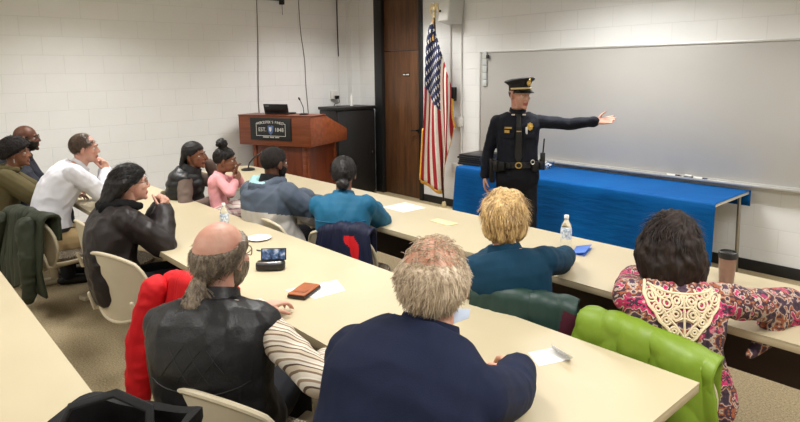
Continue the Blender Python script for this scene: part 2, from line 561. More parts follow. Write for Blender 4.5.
def canton_mat():
    t = NT('flag blue with white stars')
    tc = t.new('ShaderNodeTexCoord'); sp = t.new('ShaderNodeSeparateXYZ'); t.lk(tc.outputs['UV'], sp.inputs[0])
    U = t.math('DIVIDE', sp.outputs[0], .4); V = t.math('DIVIDE', sp.outputs[1], 7 / 13)
    a = t.math('MULTIPLY', U, 12.0); b = t.math('MULTIPLY', V, 10.0)
    res = None
    def cell(x, o):   # signed distance to the nearest centre with spacing 2
        f = t.math('FRACT', t.math('MULTIPLY', t.math('ADD', x, o), .5))
        return t.math('MULTIPLY', t.math('SUBTRACT', f, .5), 2.0)
    for off in (0.0, 1.0):
        dx = t.math('MULTIPLY', cell(a, off), .6 * .4 / 12 * 12 / .4 / 1.0); dy = t.math('MULTIPLY', cell(b, off), .55)
        r = t.math('SQRT', t.math('ADD', t.math('MULTIPLY', dx, dx), t.math('MULTIPLY', dy, dy)))
        th = t.math('ARCTAN2', dx, dy)
        lim = t.math('ADD', .19, t.math('MULTIPLY', t.math('COSINE', t.math('MULTIPLY', th, 5.0)), .06))
        s = t.math('LESS_THAN', r, lim)
        res = s if res is None else t.math('MAXIMUM', res, s)
    t.base(t.mix(res, C(28, 36, 74), C(232, 228, 220)), .7)
    return t.m
M_canton = canton_mat()
M_fringe = mat('gold fringe', C(214, 160, 62), .6, .2, 60)
NS, NTT = 60, 13 * 6
E1 = Vector((.82, .57, 0)).normalized(); E2 = Vector((.57, -.82, 0))
def flag_pt(s, t):
    z0 = 2.42 - .80 * t
    z1 = .42 - .16 * math.sin(PI * min(1, t * .85)) + .75 * max(0, (t - .55) / .45) ** 1.2
    z = z0 * (1 - s) + z1 * s
    u0 = .20 * t - .02
    u1 = -.25 + .26 * min(t / .6, 1) + .16 * max(0, (t - .6) / .4)
    u = u0 + (u1 - u0) * s ** .45 + .03 * math.sin(9 * t + 4 * s) * s
    d = (.016 + .040 * s ** .6) * math.sin(2 * PI * 2.6 * t + 1.2 * s + .8) + .03
    px = -.165 * ((z - .04) / 2.45)
    return Vector((px, 0, z)) + E1 * u + E2 * d
vs = []; uv = []
for i in range(NS + 1):
    for j in range(NTT + 1):
        vs.append(flag_pt(i / NS, j / NTT)); uv.append((i / NS, j / NTT))
fs = []; mi = []
for i in range(NS):
    for j in range(NTT):
        a = i * (NTT + 1) + j
        fs.append((a, a + 1, a + NTT + 2, a + NTT + 1))
        st_ = j // 6
        mi.append(2 if (i < NS * .4 and st_ < 7) else (st_ % 2))
me = bpy.data.meshes.new('flag_cloth'); me.from_pydata([tuple(v) for v in vs], [], fs)
ul = me.uv_layers.new(name='UVMap')
for l in me.loops: ul.data[l.index].uv = uv[l.vertex_index]
me.polygons.foreach_set('material_index', mi)
fo = link_mesh('flag_cloth', me, [M_red, M_fwhite, M_canton], fl, True)
sm = fo.modifiers.new('solid', 'SOLIDIFY'); sm.thickness = .003
def strip(name, path, drop, m, parent):
    vs = []; fs = []
    for i, (p, q) in enumerate(path):
        vs += [p, q]
        if i: fs.append((2 * i - 2, 2 * i - 1, 2 * i + 1, 2 * i))
    me = bpy.data.meshes.new(name); me.from_pydata([tuple(v) for v in vs], [], fs)
    o = link_mesh(name, me, m, parent, True)
    k = o.modifiers.new('solid', 'SOLIDIFY'); k.thickness = .004
    return o
path = [(flag_pt(1, j / NTT), flag_pt(1, j / NTT) + Vector((0, 0, -.045))) for j in range(NTT + 1)]
strip('fringe', path, 0, M_fringe, fl)
path = [(flag_pt(i / NS, 1), flag_pt(i / NS, 1) + E1 * .03 + Vector((0, 0, -.02))) for i in range(18, NS + 1)]
strip('side_fringe', path, 0, M_fringe, fl)
path = [(flag_pt(i / NS, 0), flag_pt(i / NS, 0) - E1 * .022 + Vector((0, 0, -.02))) for i in range(40, NS + 1)]
strip('side_fringe', path, 0, M_fringe, fl)
s = Sh()
s.tube([(-.162, -.02, 2.46), (-.165, -.03, 2.33), (-.15, -.035, 2.2)], .012, 8)
s.build('tassel_cord', M_fringe, fl, True)

# ================================================================== blue table
M_blue = NT('blue plastic tablecloth')
_v = M_blue.coord('Object', (1, 1, 1))
_n = M_blue.noise(_v, 3.0, 4)
M_blue.base(M_blue.ramp(_n, [(.3, C(0, 74, 138)), (.7, C(2, 86, 152))]), .6, 0, .12)
M_blue.bump(M_blue.noise(M_blue.coord('Object', (3, 3, 14)), 2.0, 3), .25, .02)
M_blue = M_blue.m
M_lam = mat('grey laminate', C(205, 200, 190), .5, .04)
BX0, BX1, BY0, BY1 = 2.93, 5.70, -.84, -.08
bt = empty('folding_table', ((BX0 + BX1) / 2, (BY0 + BY1) / 2, 0), 0, 'long folding table standing under the bright blue cloth by the whiteboard', 'table')
hx, hy = (BX1 - BX0) / 2, (BY1 - BY0) / 2
Sh().box(-hx, hx, -hy, hy, .705, .735).build('tabletop', M_lam, bt, False, .005)
for sx in (-1, 1):
    for sy in (-1, 1):
        Sh().tube([(sx * (hx - .06), sy * (hy - .05), .705), (sx * (hx - .05), sy * (hy - .04), 0)], .016, 10, False).build('leg', M_dsteel if sx < 0 else M_steel, bt, True)
# cloth: top sheet plus front drop with soft folds, right end left open
cx, cy_ = (BX0 + BX1) / 2, (BY0 + BY1) / 2
prof = [(hy + .004, .60), (hy + .004, .66), (hy + .003, .72), (hy, .738)] + [(hy - k * .08, .7392) for k in range(1, 9)] + [(-hy + .05, .7392), (-hy, .738), (-hy - .006, .72)]
zz = np.linspace(.68, .17, 16)
prof += [(-hy - .012, float(z)) for z in zz]
NX = 120
vs = []
for i in range(NX + 1):
    x = -hx - .012 + (2 * hx + .024) * i / NX
    for j, (y, z) in enumerate(prof):
        yy, z2 = y, z
        if y < -hy and z < .72:
            dep = (.72 - z) / .55
            yy = y - dep * (.018 + .022 * noise.noise(Vector((x * 2.2, 0, z * .8))) + .012 * math.sin(x * 7 + 2 * noise.noise(Vector((x, 3, z)))))
            yy -= .05 * dep * max(0, 1 - abs(x + hx - .0) / .25)
            z2 = z + .02 * noise.noise(Vector((x * 1.3, 7, 0))) * dep
        else:
            z2 = z + .0012 * noise.noise(Vector((x * 5, y * 5, 0)))
        vs.append((x, yy, z2))
n = len(prof); fs = []
for i in range(NX):
    for j in range(n - 1):
        a = i * n + j
        fs.append((a, a + 1, a + n + 1, a + n))
me = bpy.data.meshes.new('tablecloth'); me.from_pydata(vs, [], fs)
tc_ = link_mesh('tablecloth', me, M_blue, None, True, (cx, cy_, 0))
k = tc_.modifiers.new('solid', 'SOLIDIFY'); k.thickness = .002; k.offset = 1
tag(tc_, 'bright blue plastic cloth over the long table behind the officer', 'tablecloth')
# corner flap down the right front leg + strip at the rear leg
# black folders
M_fold = mat('black leatherette', C(26, 27, 30), .4, .15, 40, bump=.1, bscale=120)
for i in range(5):
    wv = .30 + .01 * (i % 2)
    t = empty('certificate_folder', (2.98 + .008 * ((i * 7) % 3 - 1), -.52 + .006 * ((i * 5) % 3 - 1), .743 + i * .024), math.radians(3 * ((i * 3) % 3 - 1) + 8),
              ['bottom', 'second', 'middle', 'fourth', 'top'][i] + ' black folder of the stack at the left end of the blue table', 'folder', 'stacked black folders')
    Sh().box(-wv / 2, wv / 2, -.2, .2, .0, .0225).build('cover', M_fold, t, False, .004)
    Sh().box(-wv / 2 + .006, wv / 2 + .002, -.194, .194, .008, .015).build('pages', mat('dark grey page edge', C(70, 72, 76), .7), t)
# glass bowl
bw = empty('glass_bowl', (3.72, -.30, .741), 0, 'small clear glass bowl of wrapped sweets on the blue table beside the officer', 'bowl')
Sh().lathe([(.0, 0), (.06, 0), (.085, .03), (.11, .075), (.104, .075), (.08, .034), (.055, .008), (0, .008)], n=24).build('bowl', glass_mat('clear glass'), bw, True)
cs = Sh(); random.seed(3)
for i in range(26):
    a = random.random() * 6.28; r = .07 * math.sqrt(random.random())
    cs.ell((r * math.cos(a), r * math.sin(a), .025 + .04 * random.random()), (.016, .011, .010), Matrix.Rotation(random.random() * 3, 3, 'Z'), 6)
o = cs.build('sweets', mat('pale wrapper', C(205, 208, 210), .3, .2, 60), bw, True); o['kind'] = 'stuff'

# ================================================================== podium
M_pod = wood('cherry veneer', C(104, 50, 28), C(142, 76, 44), 0, 1.0, .35)
M_pod2 = wood('cherry veneer upright', C(88, 38, 21), C(122, 60, 34), 2, 1.0, .35)
PA = math.radians(24)
PZ = .89
pod = empty('podium', (1.26, -1.69, 0), PA, 'reddish-brown wooden podium with a black sign, in the corner by the black cabinet', 'podium')
# local: x along the front (front right corner at 0), y backwards
PW, PD = 1.10, .92
def slab(sh, x0, x1, prof):
    """prof: (y,z) polygon extruded along x"""
    n = len(prof)
    vs = [(x0, y, z) for y, z in prof] + [(x1, y, z) for y, z in prof]
    fs = [tuple(range(n)), tuple(range(2 * n - 1, n - 1, -1))] + [(j, (j + 1) % n, (j + 1) % n + n, j + n) for j in range(n)]
    return sh.add(vs, fs)
g = Sh(); slab(g, -PW, 0, [(0, PZ), (PD, PZ), (PD, PZ + .16), (.36, PZ + .375), (0, PZ + .375)])
g.build('desk_case', M_pod, pod, False, .006)
g = Sh(); slab(g, -PW - .006, .006, [(-.006, PZ + .3755), (.362, PZ + .3755), (.362, PZ + .39), (-.006, PZ + .39)])
g.build('top_edge', M_pod2, pod, False, .004)
g = Sh().box(-PW + .14, -.13, .1, PD - .1, .06, PZ - .001)
g.build('pedestal', M_pod2, pod, False, .004)
for xx in (-PW + .14, -.60, -.19): Sh().box(xx, xx + .06, .088, .1, .06, PZ - .001).build('batten', M_pod, pod, False, .002)
for yy in (.10, PD - .16): Sh().box(-.131, -.118, yy, yy + .06, .06, PZ - .001).build('batten', M_pod, pod, False, .002)
Sh().box(-PW + .1, -.1, .07, PD - .07, 0, .06).build('plinth', M_black, pod, False, .003)
sg = Sh().box(-.90, -.28, -.022, -.001, PZ + .07, PZ + .355).build('sign', mat('black sign face', C(26, 29, 31), .5), pod, False, .004)
f = Sh()
a0, a1, b0, b1 = -.805, -.355, PZ + .125, PZ + .285
for q in ((a0, a1, b0, b0 + .006), (a0, a0 + .006, b0, b1), (a1 - .006, a1, b0, b1), (a0, a0 + .03, b1 - .006, b1), (a1 - .03, a1, b1 - .006, b1)):
    f.box(q[0], q[1], -.0245, -.0225, q[2], q[3])
f.build('sign_border', M_white, sg)
MS = lambda x, z: Matrix.Translation((x, -.0235, z)) @ FRONT
text_mesh('sign_lettering', 'EST.', .070, MS(-.708, PZ + .205), M_white, sg)
text_mesh('sign_lettering', '1848', .070, MS(-.452, PZ + .205), M_white, sg)
# the arched heading
hd = "WORCESTER'S FINEST"
for i, ch in enumerate(hd):
    if ch == ' ': continue
    u = (i - (len(hd) - 1) / 2) / ((len(hd) - 1) / 2)
    text_mesh('sign_heading', ch, .046, MS(-.58 + u * .19, PZ + .302 - .018 * u * u) @ Matrix.Rotation(-.18 * u, 4, 'Z'), M_white, sg)
s = Sh()
for i in range(16):
    if i in (6, 11): continue
    s.box(-.70 + i * .0155, -.689 + i * .0155, -.0245, -.0225, PZ + .105, PZ + .118)
s.build('sign_footer', M_white, sg)
sh_ = [(-.045, .05), (-.02, .058), (0, .05), (.02, .058), (.045, .05), (.04, -.01), (.022, -.045), (0, -.062), (-.022, -.045), (-.04, -.01)]
Sh().prism([(x, z) for x, z in sh_], 0, .002, MS(-.58, PZ + .205) @ Matrix.Translation((0, 0, .0))).build('shield', mat('shield blue', C(92, 118, 172), .5), sg)
Sh().prism([(x * .45 - .004, z * .5 + .006) for x, z in sh_], .0022, .003, MS(-.58, PZ + .205)).build('shield_emblem', M_white, sg)
# laptop
M_lap = mat('laptop black', C(18, 19, 21), .35, .1)
PT = PZ + .391
lp = empty('laptop', (0, 0, 0), 0, 'open black laptop on top of the wooden podium, lid towards the audience', 'laptop')
lp.matrix_world = Matrix.Translation((1.26, -1.69, 0)) @ Matrix.Rotation(PA, 4, 'Z') @ Matrix.Translation((-.60, .17, PT))
Sh().box(-.18, .18, -.03, .16, 0, .02).build('keyboard_base', M_lap, lp, False, .004)
ML = Matrix.Translation((0, -.022, .02)) @ Matrix.Rotation(math.radians(12), 4, 'X')
g = Sh().box(-.185, .185, -.008, .008, 0, .115 + .0, ML)
g.build('lid', M_lap, lp, False, .004)
Sh().box(-.165, -.10, -.0095, -.008, .085, .098, ML).build('badge', mat('grey badge', C(120, 122, 125), .4), lp)
mc = empty('gooseneck_microphone', (0, 0, 0), 0, 'thin black gooseneck microphone standing on the podium beside the laptop', 'microphone')
mc.matrix_world = Matrix.Translation((1.26, -1.69, 0)) @ Matrix.Rotation(PA, 4, 'Z') @ Matrix.Translation((-.22, .2, PT))
Sh().lathe([(0, 0), (.06, 0), (.06, .012), (.03, .02), (0, .02)], n=20).build('base', M_lap, mc, True)
Sh().tube([(0, 0, .02), (-.005, 0, .09), (-.03, -.01, .16), (-.045, -.015, .19)], .005, 8).build('neck', M_dsteel, mc, True)
Sh().tube([(-.045, -.015, .19), (-.055, -.018, .21)], .011, 8).build('head', M_lap, mc, True)

# black cabinet
cb = empty('storage_cabinet', (.60, -.10, 0), PI / 2, 'tall black metal cabinet between the podium and the door', 'cabinet')
Sh().box(-.70, -.01, .02, .44, .03, 1.27).build('body', M_black, cb, False, .006)
Sh().box(-.72, 0, -.012, .45, 1.272, 1.315).build('top', M_black, cb, False, .006)
dr = Sh().box(-.69, -.02, .0, .019, .06, 1.255).build('door', M_black, cb, False, .004)
Sh().box(-.13, -.095, -.012, -.0005, .56, .72).build('handle', M_dsteel, dr, False, .004)
Sh().box(-.085, -.07, -.01, -.0005, .62, .65).build('lock', M_steel, dr, False, .003)
Sh().box(-.68, -.03, .04, .42, 0, .03).build('plinth', M_dsteel, cb)
cd = empty('bottle', (.36, -.36, 1.3155), 0, 'slim white cylinder standing on the black cabinet', 'bottle')
Sh().lathe([(0, 0), (.025, 0), (.025, .13), (.018, .15), (0, .15)], n=16).build('body', M_white, cd, True)
Sh().lathe([(0, .15), (.014, .15), (.014, .18), (0, .18)], n=12).build('cap', M_frame, cd, True)

# ================================================================== classroom tables
def top_mat():
    t = NT('cream laminate')
    v = t.coord('Object')
    t.base(t.ramp(t.noise(v, 2.5, 4), [(.3, C(177, 165, 136)), (.7, C(182, 170, 141))]), .42)
    return t.m
M_top = top_mat()
M_edge = mat('cream edge band', C(170, 156, 126), .5, .04)
M_leg = mat('beige enamel', C(196, 184, 158), .45, .04)
M_under = mat('dark brown panel', C(52, 34, 27), .6, .1)
def table(x0, x1, y0, y1, label, group):
    """y0 near edge, y1 far edge"""
    cx, cy = (x0 + x1) / 2, (y0 + y1) / 2
    hx, hy = (x1 - x0) / 2 - .0002, (y1 - y0) / 2
    t = empty('classroom_table', (cx, cy, 0), 0, label, 'table', group)
    Sh().box(-hx, hx, -hy, hy, .731, .737).build('tabletop', M_top, t)
    Sh().box(-hx, hx, -hy, hy, .700, .7305).build('edge_band', M_edge, t, False, .003)
    Sh().box(-hx + .12, hx - .12, hy - .16, hy - .14, .28, .699).build('modesty_panel', M_under, t, False, .002)
    Sh().box(-hx + .05, hx - .05, -.03, .03, .64, .699).build('beam', M_leg, t, False, .004)
    for s in (-1, 1):
        g = Sh().box(s * (hx - .10) - .03, s * (hx - .10) + .03, -.05, .05, .03, .69).box(s * (hx - .1) - .025, s * (hx - .1) + .025, -hy + .08, hy - .06, .66, .699)
        g.box(s * (hx - .1) - .035, s * (hx - .1) + .035, -hy + .02, hy - .04, 0, .035)
        g.build('leg', M_leg, t, False, .006)
    return t
ROW1 = [1.09, 2.92, 4.75, 7.05]
n1 = ['cream table in front of the child in pink, nearest the podium', 'cream front-row table with the loose white sheet on it', 'cream front-row table with the water bottle and tumbler on it, running out of frame']
for i in range(3): table(ROW1[i], ROW1[i + 1], -3.20, -2.46, n1[i], 'front row of tables')
ROW2 = [1.28, 3.11, 4.94, 6.77]
n2 = ['cream second-row table where the man in white shirt sits', 'cream second-row table with the phone stand and paper plate on it', 'cream second-row table in front of the navy blazer, with an open right end']
for i in range(3): table(ROW2[i], ROW2[i + 1], -4.54, -3.77, n2[i], 'second row of tables')
table(3.5, 6.3, -6.09, -5.33, 'cream near table at the lower left corner, under the black bag', 'third row of tables')
# ================================================================== people: library
def skin_mat(name, col, dark, blotch=None):
    t = NT(name)
    v = t.coord('Object')
    c = t.ramp(t.noise(v, 22, 4), [(.3, dark), (.68, col)])
    if blotch: c = t.mix(t.ramp(t.noise(v, 9, 3), [(.45, (0, 0, 0)), (.7, (.75, .75, .75))]), c, blotch)
    t.base(c, .5, 0, .35)
    t.b.inputs['Subsurface Weight'].default_value = 0.08
    t.b.inputs['Subsurface Radius'].default_value = (.01, .004, .002)
    t.bump(t.noise(v, 160, 2), .08, .002)
    return t.m
def hair_mat(name, c0, c1, rough=.45):
    t = NT(name)
    v = t.coord('Object', (1, 1, .25))
    a = t.noise(v, 130, 3, .6); b = t.noise(v, 25, 3)
    k = t.math('ADD', t.math('MULTIPLY', a, .65), t.math('MULTIPLY', b, .35))
    t.base(t.ramp(k, [(.36, c0), (.62, c1)]), rough, 0, .3)
    t.bump(a, .4, .004)
    return t.m

CRAN_C, CRAN_R = Vector((0, -.016, .026)), Vector((.077, .097, .090))
FACE_C, FACE_R = Vector((0, .030, -.036)), Vector((.060, .062, .084))
def _ray(d, c, r):
    o = Vector((-c.x / r.x, -c.y / r.y, -c.z / r.z)); q = Vector((d.x / r.x, d.y / r.y, d.z / r.z))
    A = q.dot(q); B = o.dot(q); Cc = o.dot(o) - 1
    D = B * B - A * Cc
    return (-B + math.sqrt(D)) / A if D > 0 else 0
def skull(d): return max(_ray(d, CRAN_C, CRAN_R), _ray(d, FACE_C, FACE_R))

def sstep(x): x = max(0, min(1, x)); return x * x * (3 - 2 * x)
def hairline(d, front=.62, side=-.05, back=-.55, soft=.12):
    if d.y > 0: t = side + (front - side) * min(1, d.y * 1.1) ** 1.2
    else: t = side + (back - side) * min(1, -d.y * 1.15) ** .8
    return sstep((d.z - t) / soft + .5)

class Human: pass

def ik(S, T, l1, l2, pole):
    v = T - S; d = v.length
    if d > (l1 + l2) * .995:
        T = S + v * ((l1 + l2) * .995 / d); v = T - S; d = v.length
    a = (l1 * l1 - l2 * l2 + d * d) / (2 * d)
    h = math.sqrt(max(0, l1 * l1 - a * a))
    n = v.normalized(); p = Vector(pole) - n * Vector(pole).dot(n)
    p.normalize()
    return S + n * a + p * h, T

def hand(sh, W, d, n, side, curl=.35, sc=1.0, spread=.12, point=False):
    """five fingers on a palm. d fingers' direction, n back-of-hand normal, side +1 right hand"""
    d = Vector(d).normalized(); n = Vector(n); n = (n - d * n.dot(d)).normalized()
    w = n.cross(d) * side            # towards the thumb
    P = lambda a, b, c: W + (w * a + d * b + n * c) * sc
    offs = [.031, .0105, -.010, -.030]; lens = [.070, .079, .073, .057]
    back = [.086, .090, .085, .077]
    for i in range(4):
        sh.tube([P(offs[i] * .55, -.01, 0), P(offs[i] * .85, .045, .002), P(offs[i], back[i], 0)], [.014 * sc, .0135 * sc, .0105 * sc], 8)
        fd = (d + w * spread * (1.5 - i) * .67).normalized()
        p = P(offs[i], back[i], 0); pts = [p]; a = 0
        cl = curl * (1 + .12 * i)
        for k, fr in enumerate((.45, .31, .24)):
            a += cl * (1.0, 1.15, .8)[k]
            p = p + (fd * math.cos(a) - n * math.sin(a)) * lens[i] * fr * sc
            pts.append(p)
        sh.tube(pts, [.0095 * sc, .009 * sc, .0082 * sc, .0068 * sc], 8)
    t0 = P(.022, .012, -.004)
    a = (w * .75 + d * .62 - n * .30).normalized(); b = (d * .85 + w * .42 - n * .35).normalized()
    t1 = t0 + a * .042 * sc; t2 = t1 + b * .034 * sc; t3 = t2 + (b - n * .2).normalized() * .026 * sc
    sh.tube([t0, t1, t2, t3], [.0145 * sc, .0115 * sc, .0098 * sc, .0078 * sc], 8)

def foot(sh, A, yaw, sc=1.0, ease=0.0):
    f = Vector((-math.sin(yaw), math.cos(yaw), 0))
    z0 = .006
    c = Vector((A.x, A.y, 0))
    sh.tube([c - f * .055 * sc + Vector((0, 0, .042)), c + f * .04 * sc + Vector((0, 0, .045)), c + f * .13 * sc + Vector((0, 0, .036)), c + f * .175 * sc + Vector((0, 0, .032))],
            [(.036 + ease) * sc, (.040 + ease) * sc, (.040 + ease) * sc, (.030 + ease) * sc], 10)

def bez(a, b, c, t): return a * (1 - t) ** 2 + b * 2 * t * (1 - t) + c * t * t

def human(label, pelvis, head, heading, skin, head_yaw=None, pitch=0, roll=0, hw=.185, bw=1.0, hunch=.04, sc=1.0, hsc=1.0,
          rh=None, lh=None, rpole=(.35, -.2, -1), lpole=(-.35, -.2, -1), rd=None, ld=None, rn=(0, 0, 1), ln=(0, 0, 1), rcurl=.35, lcurl=.35,
          stand=False, feet=None, twist=0, group=None, knee=(.10, .42), lip=None, shdrop=.085, clav=0.0, nk=.140):
    """all positions in the world; hand targets local to the person (x right, y forward)"""
    H = Human(); H.sc = sc
    th = math.radians(heading)
    R3 = Matrix.Rotation(th, 3, 'Z'); inv = R3.transposed()
    base = Vector((pelvis[0], pelvis[1], 0))
    L = lambda p: inv @ (Vector(p) - base)
    P0 = L(pelvis); HC = L(head)
    hy = math.radians((heading if head_yaw is None else head_yaw) - heading)
    HR = Matrix.Rotation(hy, 3, 'Z') @ Matrix.Rotation(math.radians(pitch), 3, 'X') @ Matrix.Rotation(math.radians(roll), 3, 'Y')
    H.HM = Matrix.Translation(HC) @ HR.to_4x4() @ Matrix.Scale(hsc, 4)
    HP = lambda x, y, z: H.HM @ Vector((x, y, z))
    half = Matrix.Rotation(hy * .4, 3, 'Z') @ Matrix.Rotation(math.radians(pitch * .4), 3, 'X')
    N = HC + half @ Vector((0, -.050, -nk)) * hsc
    H.N = N
    mid = (P0 + N) * .5 + Vector((0, -hunch * 2, 0)) + Vector((0, 0, .02))
    H.spine = lambda t: bez(P0, mid, N, t)
    def frame(t):
        tt = max(0, min(1, t))
        up = (H.spine(min(1, tt + .05)) - H.spine(max(0, tt - .05))).normalized()
        rt = Matrix.Rotation(math.radians(twist) * tt, 3, 'Z') @ Vector((1, 0, 0))
        fw = up.cross(rt).normalized(); rt = fw.cross(up).normalized()
        c = H.spine(tt) + up * ((t - tt) * (N - P0).length)
        return c, rt, fw, up
    H.frame = frame
    PROF = [(-.22, .125, .10), (-.1, .168, .125), (0, .172, .125), (.2, .158, .115), (.4, .156, .115), (.6, .170, .122), (.78, .178, .118), (.9, .150, .095), (.97, .095, .075), (1.04, .062, .062)]
    def prof(t):
        for (a, b) in zip(PROF[:-1], PROF[1:]):
            if a[0] <= t <= b[0]:
                k = (t - a[0]) / (b[0] - a[0])
                return (a[1] + (b[1] - a[1]) * k, a[2] + (b[2] - a[2]) * k)
        return PROF[0][1:] if t < PROF[0][0] else PROF[-1][1:]
    H.prof = prof
    def torso(sh, t0, t1, ease=0.0, k=1.0, n=24, steps=14, flare=0.0):
        rg = []
        for i in range(steps + 1):
            t = t0 + (t1 - t0) * i / steps
            c, rt, fw, up = frame(t)
            w, dp = prof(t)
            w = w * bw * sc * k + ease + flare * max(0, .4 - t); dp = dp * bw * sc * k + ease + flare * max(0, .4 - t)
            r = []
            for j in range(n):
                a = 2 * PI * j / n
                ca, sa = math.cos(a), math.sin(a)
                r.append(c + rt * w * math.copysign(abs(ca) ** .85, ca) + fw * dp * math.copysign(abs(sa) ** .85, sa))
            rg.append(r)
        sh.rings(rg)
    H.torso = torso
    c, rt, fw, up = frame(.9)
    top = N - up * shdrop * sc
    H.shR = top + rt * hw * sc + fw * clav; H.shL = top - rt * hw * sc + fw * clav
    l1, l2 = .29 * sc, .25 * sc
    if rh is None: rh = (.15, .40, .785)
    if lh is None: lh = (-.15, .40, .785)
    H.elR, H.wrR = ik(H.shR, Vector(rh), l1, l2, Vector(rpole))
    H.elL, H.wrL = ik(H.shL, Vector(lh), l1, l2, Vector(lpole))
    # legs
    hipz = P0 + Vector((0, 0, -.03))
    H.hips = [hipz + Vector((s * .09 * sc, 0, 0)) for s in (1, -1)]
    if stand:
        H.knees = []; H.ankles = []
        for s, q in zip((1, -1), feet):
            A = Vector((q[0], q[1], .085)); H.ankles.append(A)
            Kn = (H.hips[0 if s > 0 else 1] + A) * .5 + Vector((s * .01, .035, .02)); H.knees.append(Kn)
    else:
        H.knees = [Vector((s * knee[0] * sc, knee[1] * sc, P0.z - .02)) for s in (1, -1)]
        H.ankles = [Vector((s * (knee[0] + .02) * sc, (knee[1] + .04) * sc, .085)) for s in (1, -1)]
        if feet: H.ankles = [Vector((q[0], q[1], .085)) for q in feet]
    # ---- skin body
    b = Sh()
    E = lambda c, r, n=14: b.ell(HP(*c), Vector(r) * hsc, HR, n)
    E(CRAN_C, CRAN_R, 22); E(FACE_C, FACE_R, 20)
    E((0, .040, -.083), (.044, .044, .036)); E((0, .078, -.104), (.019, .017, .017), 10)
    E((0, .080, .021), (.046, .014, .010)); E((.040, .060, -.026), (.021, .024, .020), 10); E((-.040, .060, -.026), (.021, .024, .020), 10)
    b.tube([HP(0, .086, .014), HP(0, .098, -.010), HP(0, .106, -.030)], [.0075 * hsc, .009 * hsc, .0115 * hsc], 8)
    for s in (1, -1):
        E((s * .012, .092, -.034), (.008, .010, .007), 8)
        b.ell(HP(s * .081, -.010, -.010), Vector((.009, .019, .032)) * hsc, HR @ Matrix.Rotation(s * -.35, 3, 'Z') @ Matrix.Rotation(-.15, 3, 'X'), 10)
        E((s * .079, -.004, -.036), (.008, .011, .012), 8)
        E((s * .031, .078, .0105), (.018, .009, .006), 8); E((s * .031, .075, -.011), (.016, .008, .005), 8)     # upper lid
    E((0, .090, -.064), (.023, .009, .0055), 10); E((0, .089, -.075), (.019, .009, .0065), 10)
    b.tube([HP(0, -.028, -.04), HP(0, -.022, -.10), N + up * .02, N - up * .06], [.056 * hsc, .055 * hsc, .055 * sc, .058 * sc], 14)
    torso(b, -.2, 1.0, 0, .86)
    for s, S, El, Wr in ((1, H.shR, H.elR, H.wrR), (-1, H.shL, H.elL, H.wrL)):
        b.tube([N - up * .055, (N + S) * .5 - up * .022, S - up * .01], [.034 * sc, .036 * sc, .040 * sc], 10)
        b.tube([S, S * .5 + El * .5, El], [.050 * sc, .045 * sc, .036 * sc], 10)
        b.tube([El, El * .6 + Wr * .4, Wr], [.037 * sc, .037 * sc, .026 * sc], 10)
    for i in (0, 1):
        b.tube([H.hips[i], H.hips[i] * .5 + H.knees[i] * .5, H.knees[i]], [.078 * sc, .070 * sc, .052 * sc], 10)
        b.tube([H.knees[i], H.knees[i] * .6 + H.ankles[i] * .4, H.ankles[i]], [.050 * sc, .050 * sc, .034 * sc], 10)
        A = H.ankles[i]
        foot(b, A, 0, .92 * sc)
    for s, El, Wr, d, n, cl in ((1, H.elR, H.wrR, rd, rn, rcurl), (-1, H.elL, H.wrL, ld, ln, lcurl)):
        d = Vector(d) if d else (Wr - El)
        hand(b, Wr + d.normalized() * .012, d, n, s, cl, .95 * sc)
    iM = H.HM.inverted()
    def sel(c):
        q = iM @ c
        if lip and abs(q.x) < .024 and q.y > .078 and -.083 < q.z < -.058: return 1
        return 0
    H.body = blob('person', b, [skin, lip or skin], None, .0062 if sc > .8 else .005, 3, None, sel if lip else None)
    H.body.location = base; H.body.rotation_euler = (0, 0, th)
    tag(H.body, label, 'person', group)
    H.up = up; H.HP = HP; H.HR = HR; H.hsc = hsc; H.base = base; H.R3 = R3; H.bw = bw
    # eyes
    for s in (1, -1):
        e = Sh().ell(HP(s * .031, .0680, .0), Vector((.0125, .0125, .0115)) * hsc, HR, 16)
        o = e.build('eye', [M_eye, M_iris], H.body, True)
        me = o.data
        ax = (HR @ Vector((0, 1, 0)))
        cc = HP(s * .031, .0680, .0)
        me.polygons.foreach_set('material_index', [1 if (p.center - cc).normalized().dot(ax) > .86 else 0 for p in me.polygons])
    return H
M_eye = mat('eye white', C(215, 210, 205), .2, .02)
M_iris = mat('dark iris', C(38, 26, 20), .2, .05)

def sleeves(H, sh, ease, which=(1, -1), cuff=.03, full=True, r0=.056, r1=.045, r2=.034, trap=True, t_end=1.0):
    sc = H.sc; up = H.up
    r0 *= .88; r1 *= .86; r2 *= .9
    for s, S, El, Wr in ((1, H.shR, H.elR, H.wrR), (-1, H.shL, H.elL, H.wrL)):
        if trap: sh.tube([H.N - up * .040, (H.N + S) * .5 - up * .030, S - up * .006], [.046 * sc + ease * .8, .056 * sc + ease * .8, .050 * sc + ease], 12)
        c8, _r, f8, _u = H.frame(.74)
        if trap: sh.ell(S * .60 + c8 * .40 - f8 * .018 - up * .03, (.088 * sc + ease * .6, .078 * sc + ease * .6, .095 * sc + ease * .6))
        if s not in which: continue
        d = (Wr - El).normalized()
        sh.tube([S, S * .5 + El * .5, El], [r0 * sc + ease, (r0 + r1) * .5 * sc + ease, r1 * sc + ease], 12)
        if full:
            sh.tube([El, El * .5 + Wr * .5, El * (1 - t_end) + Wr * t_end - d * cuff], [r1 * sc + ease, (r1 + r2) * .5 * sc + ease, r2 * sc + ease], 12, True)

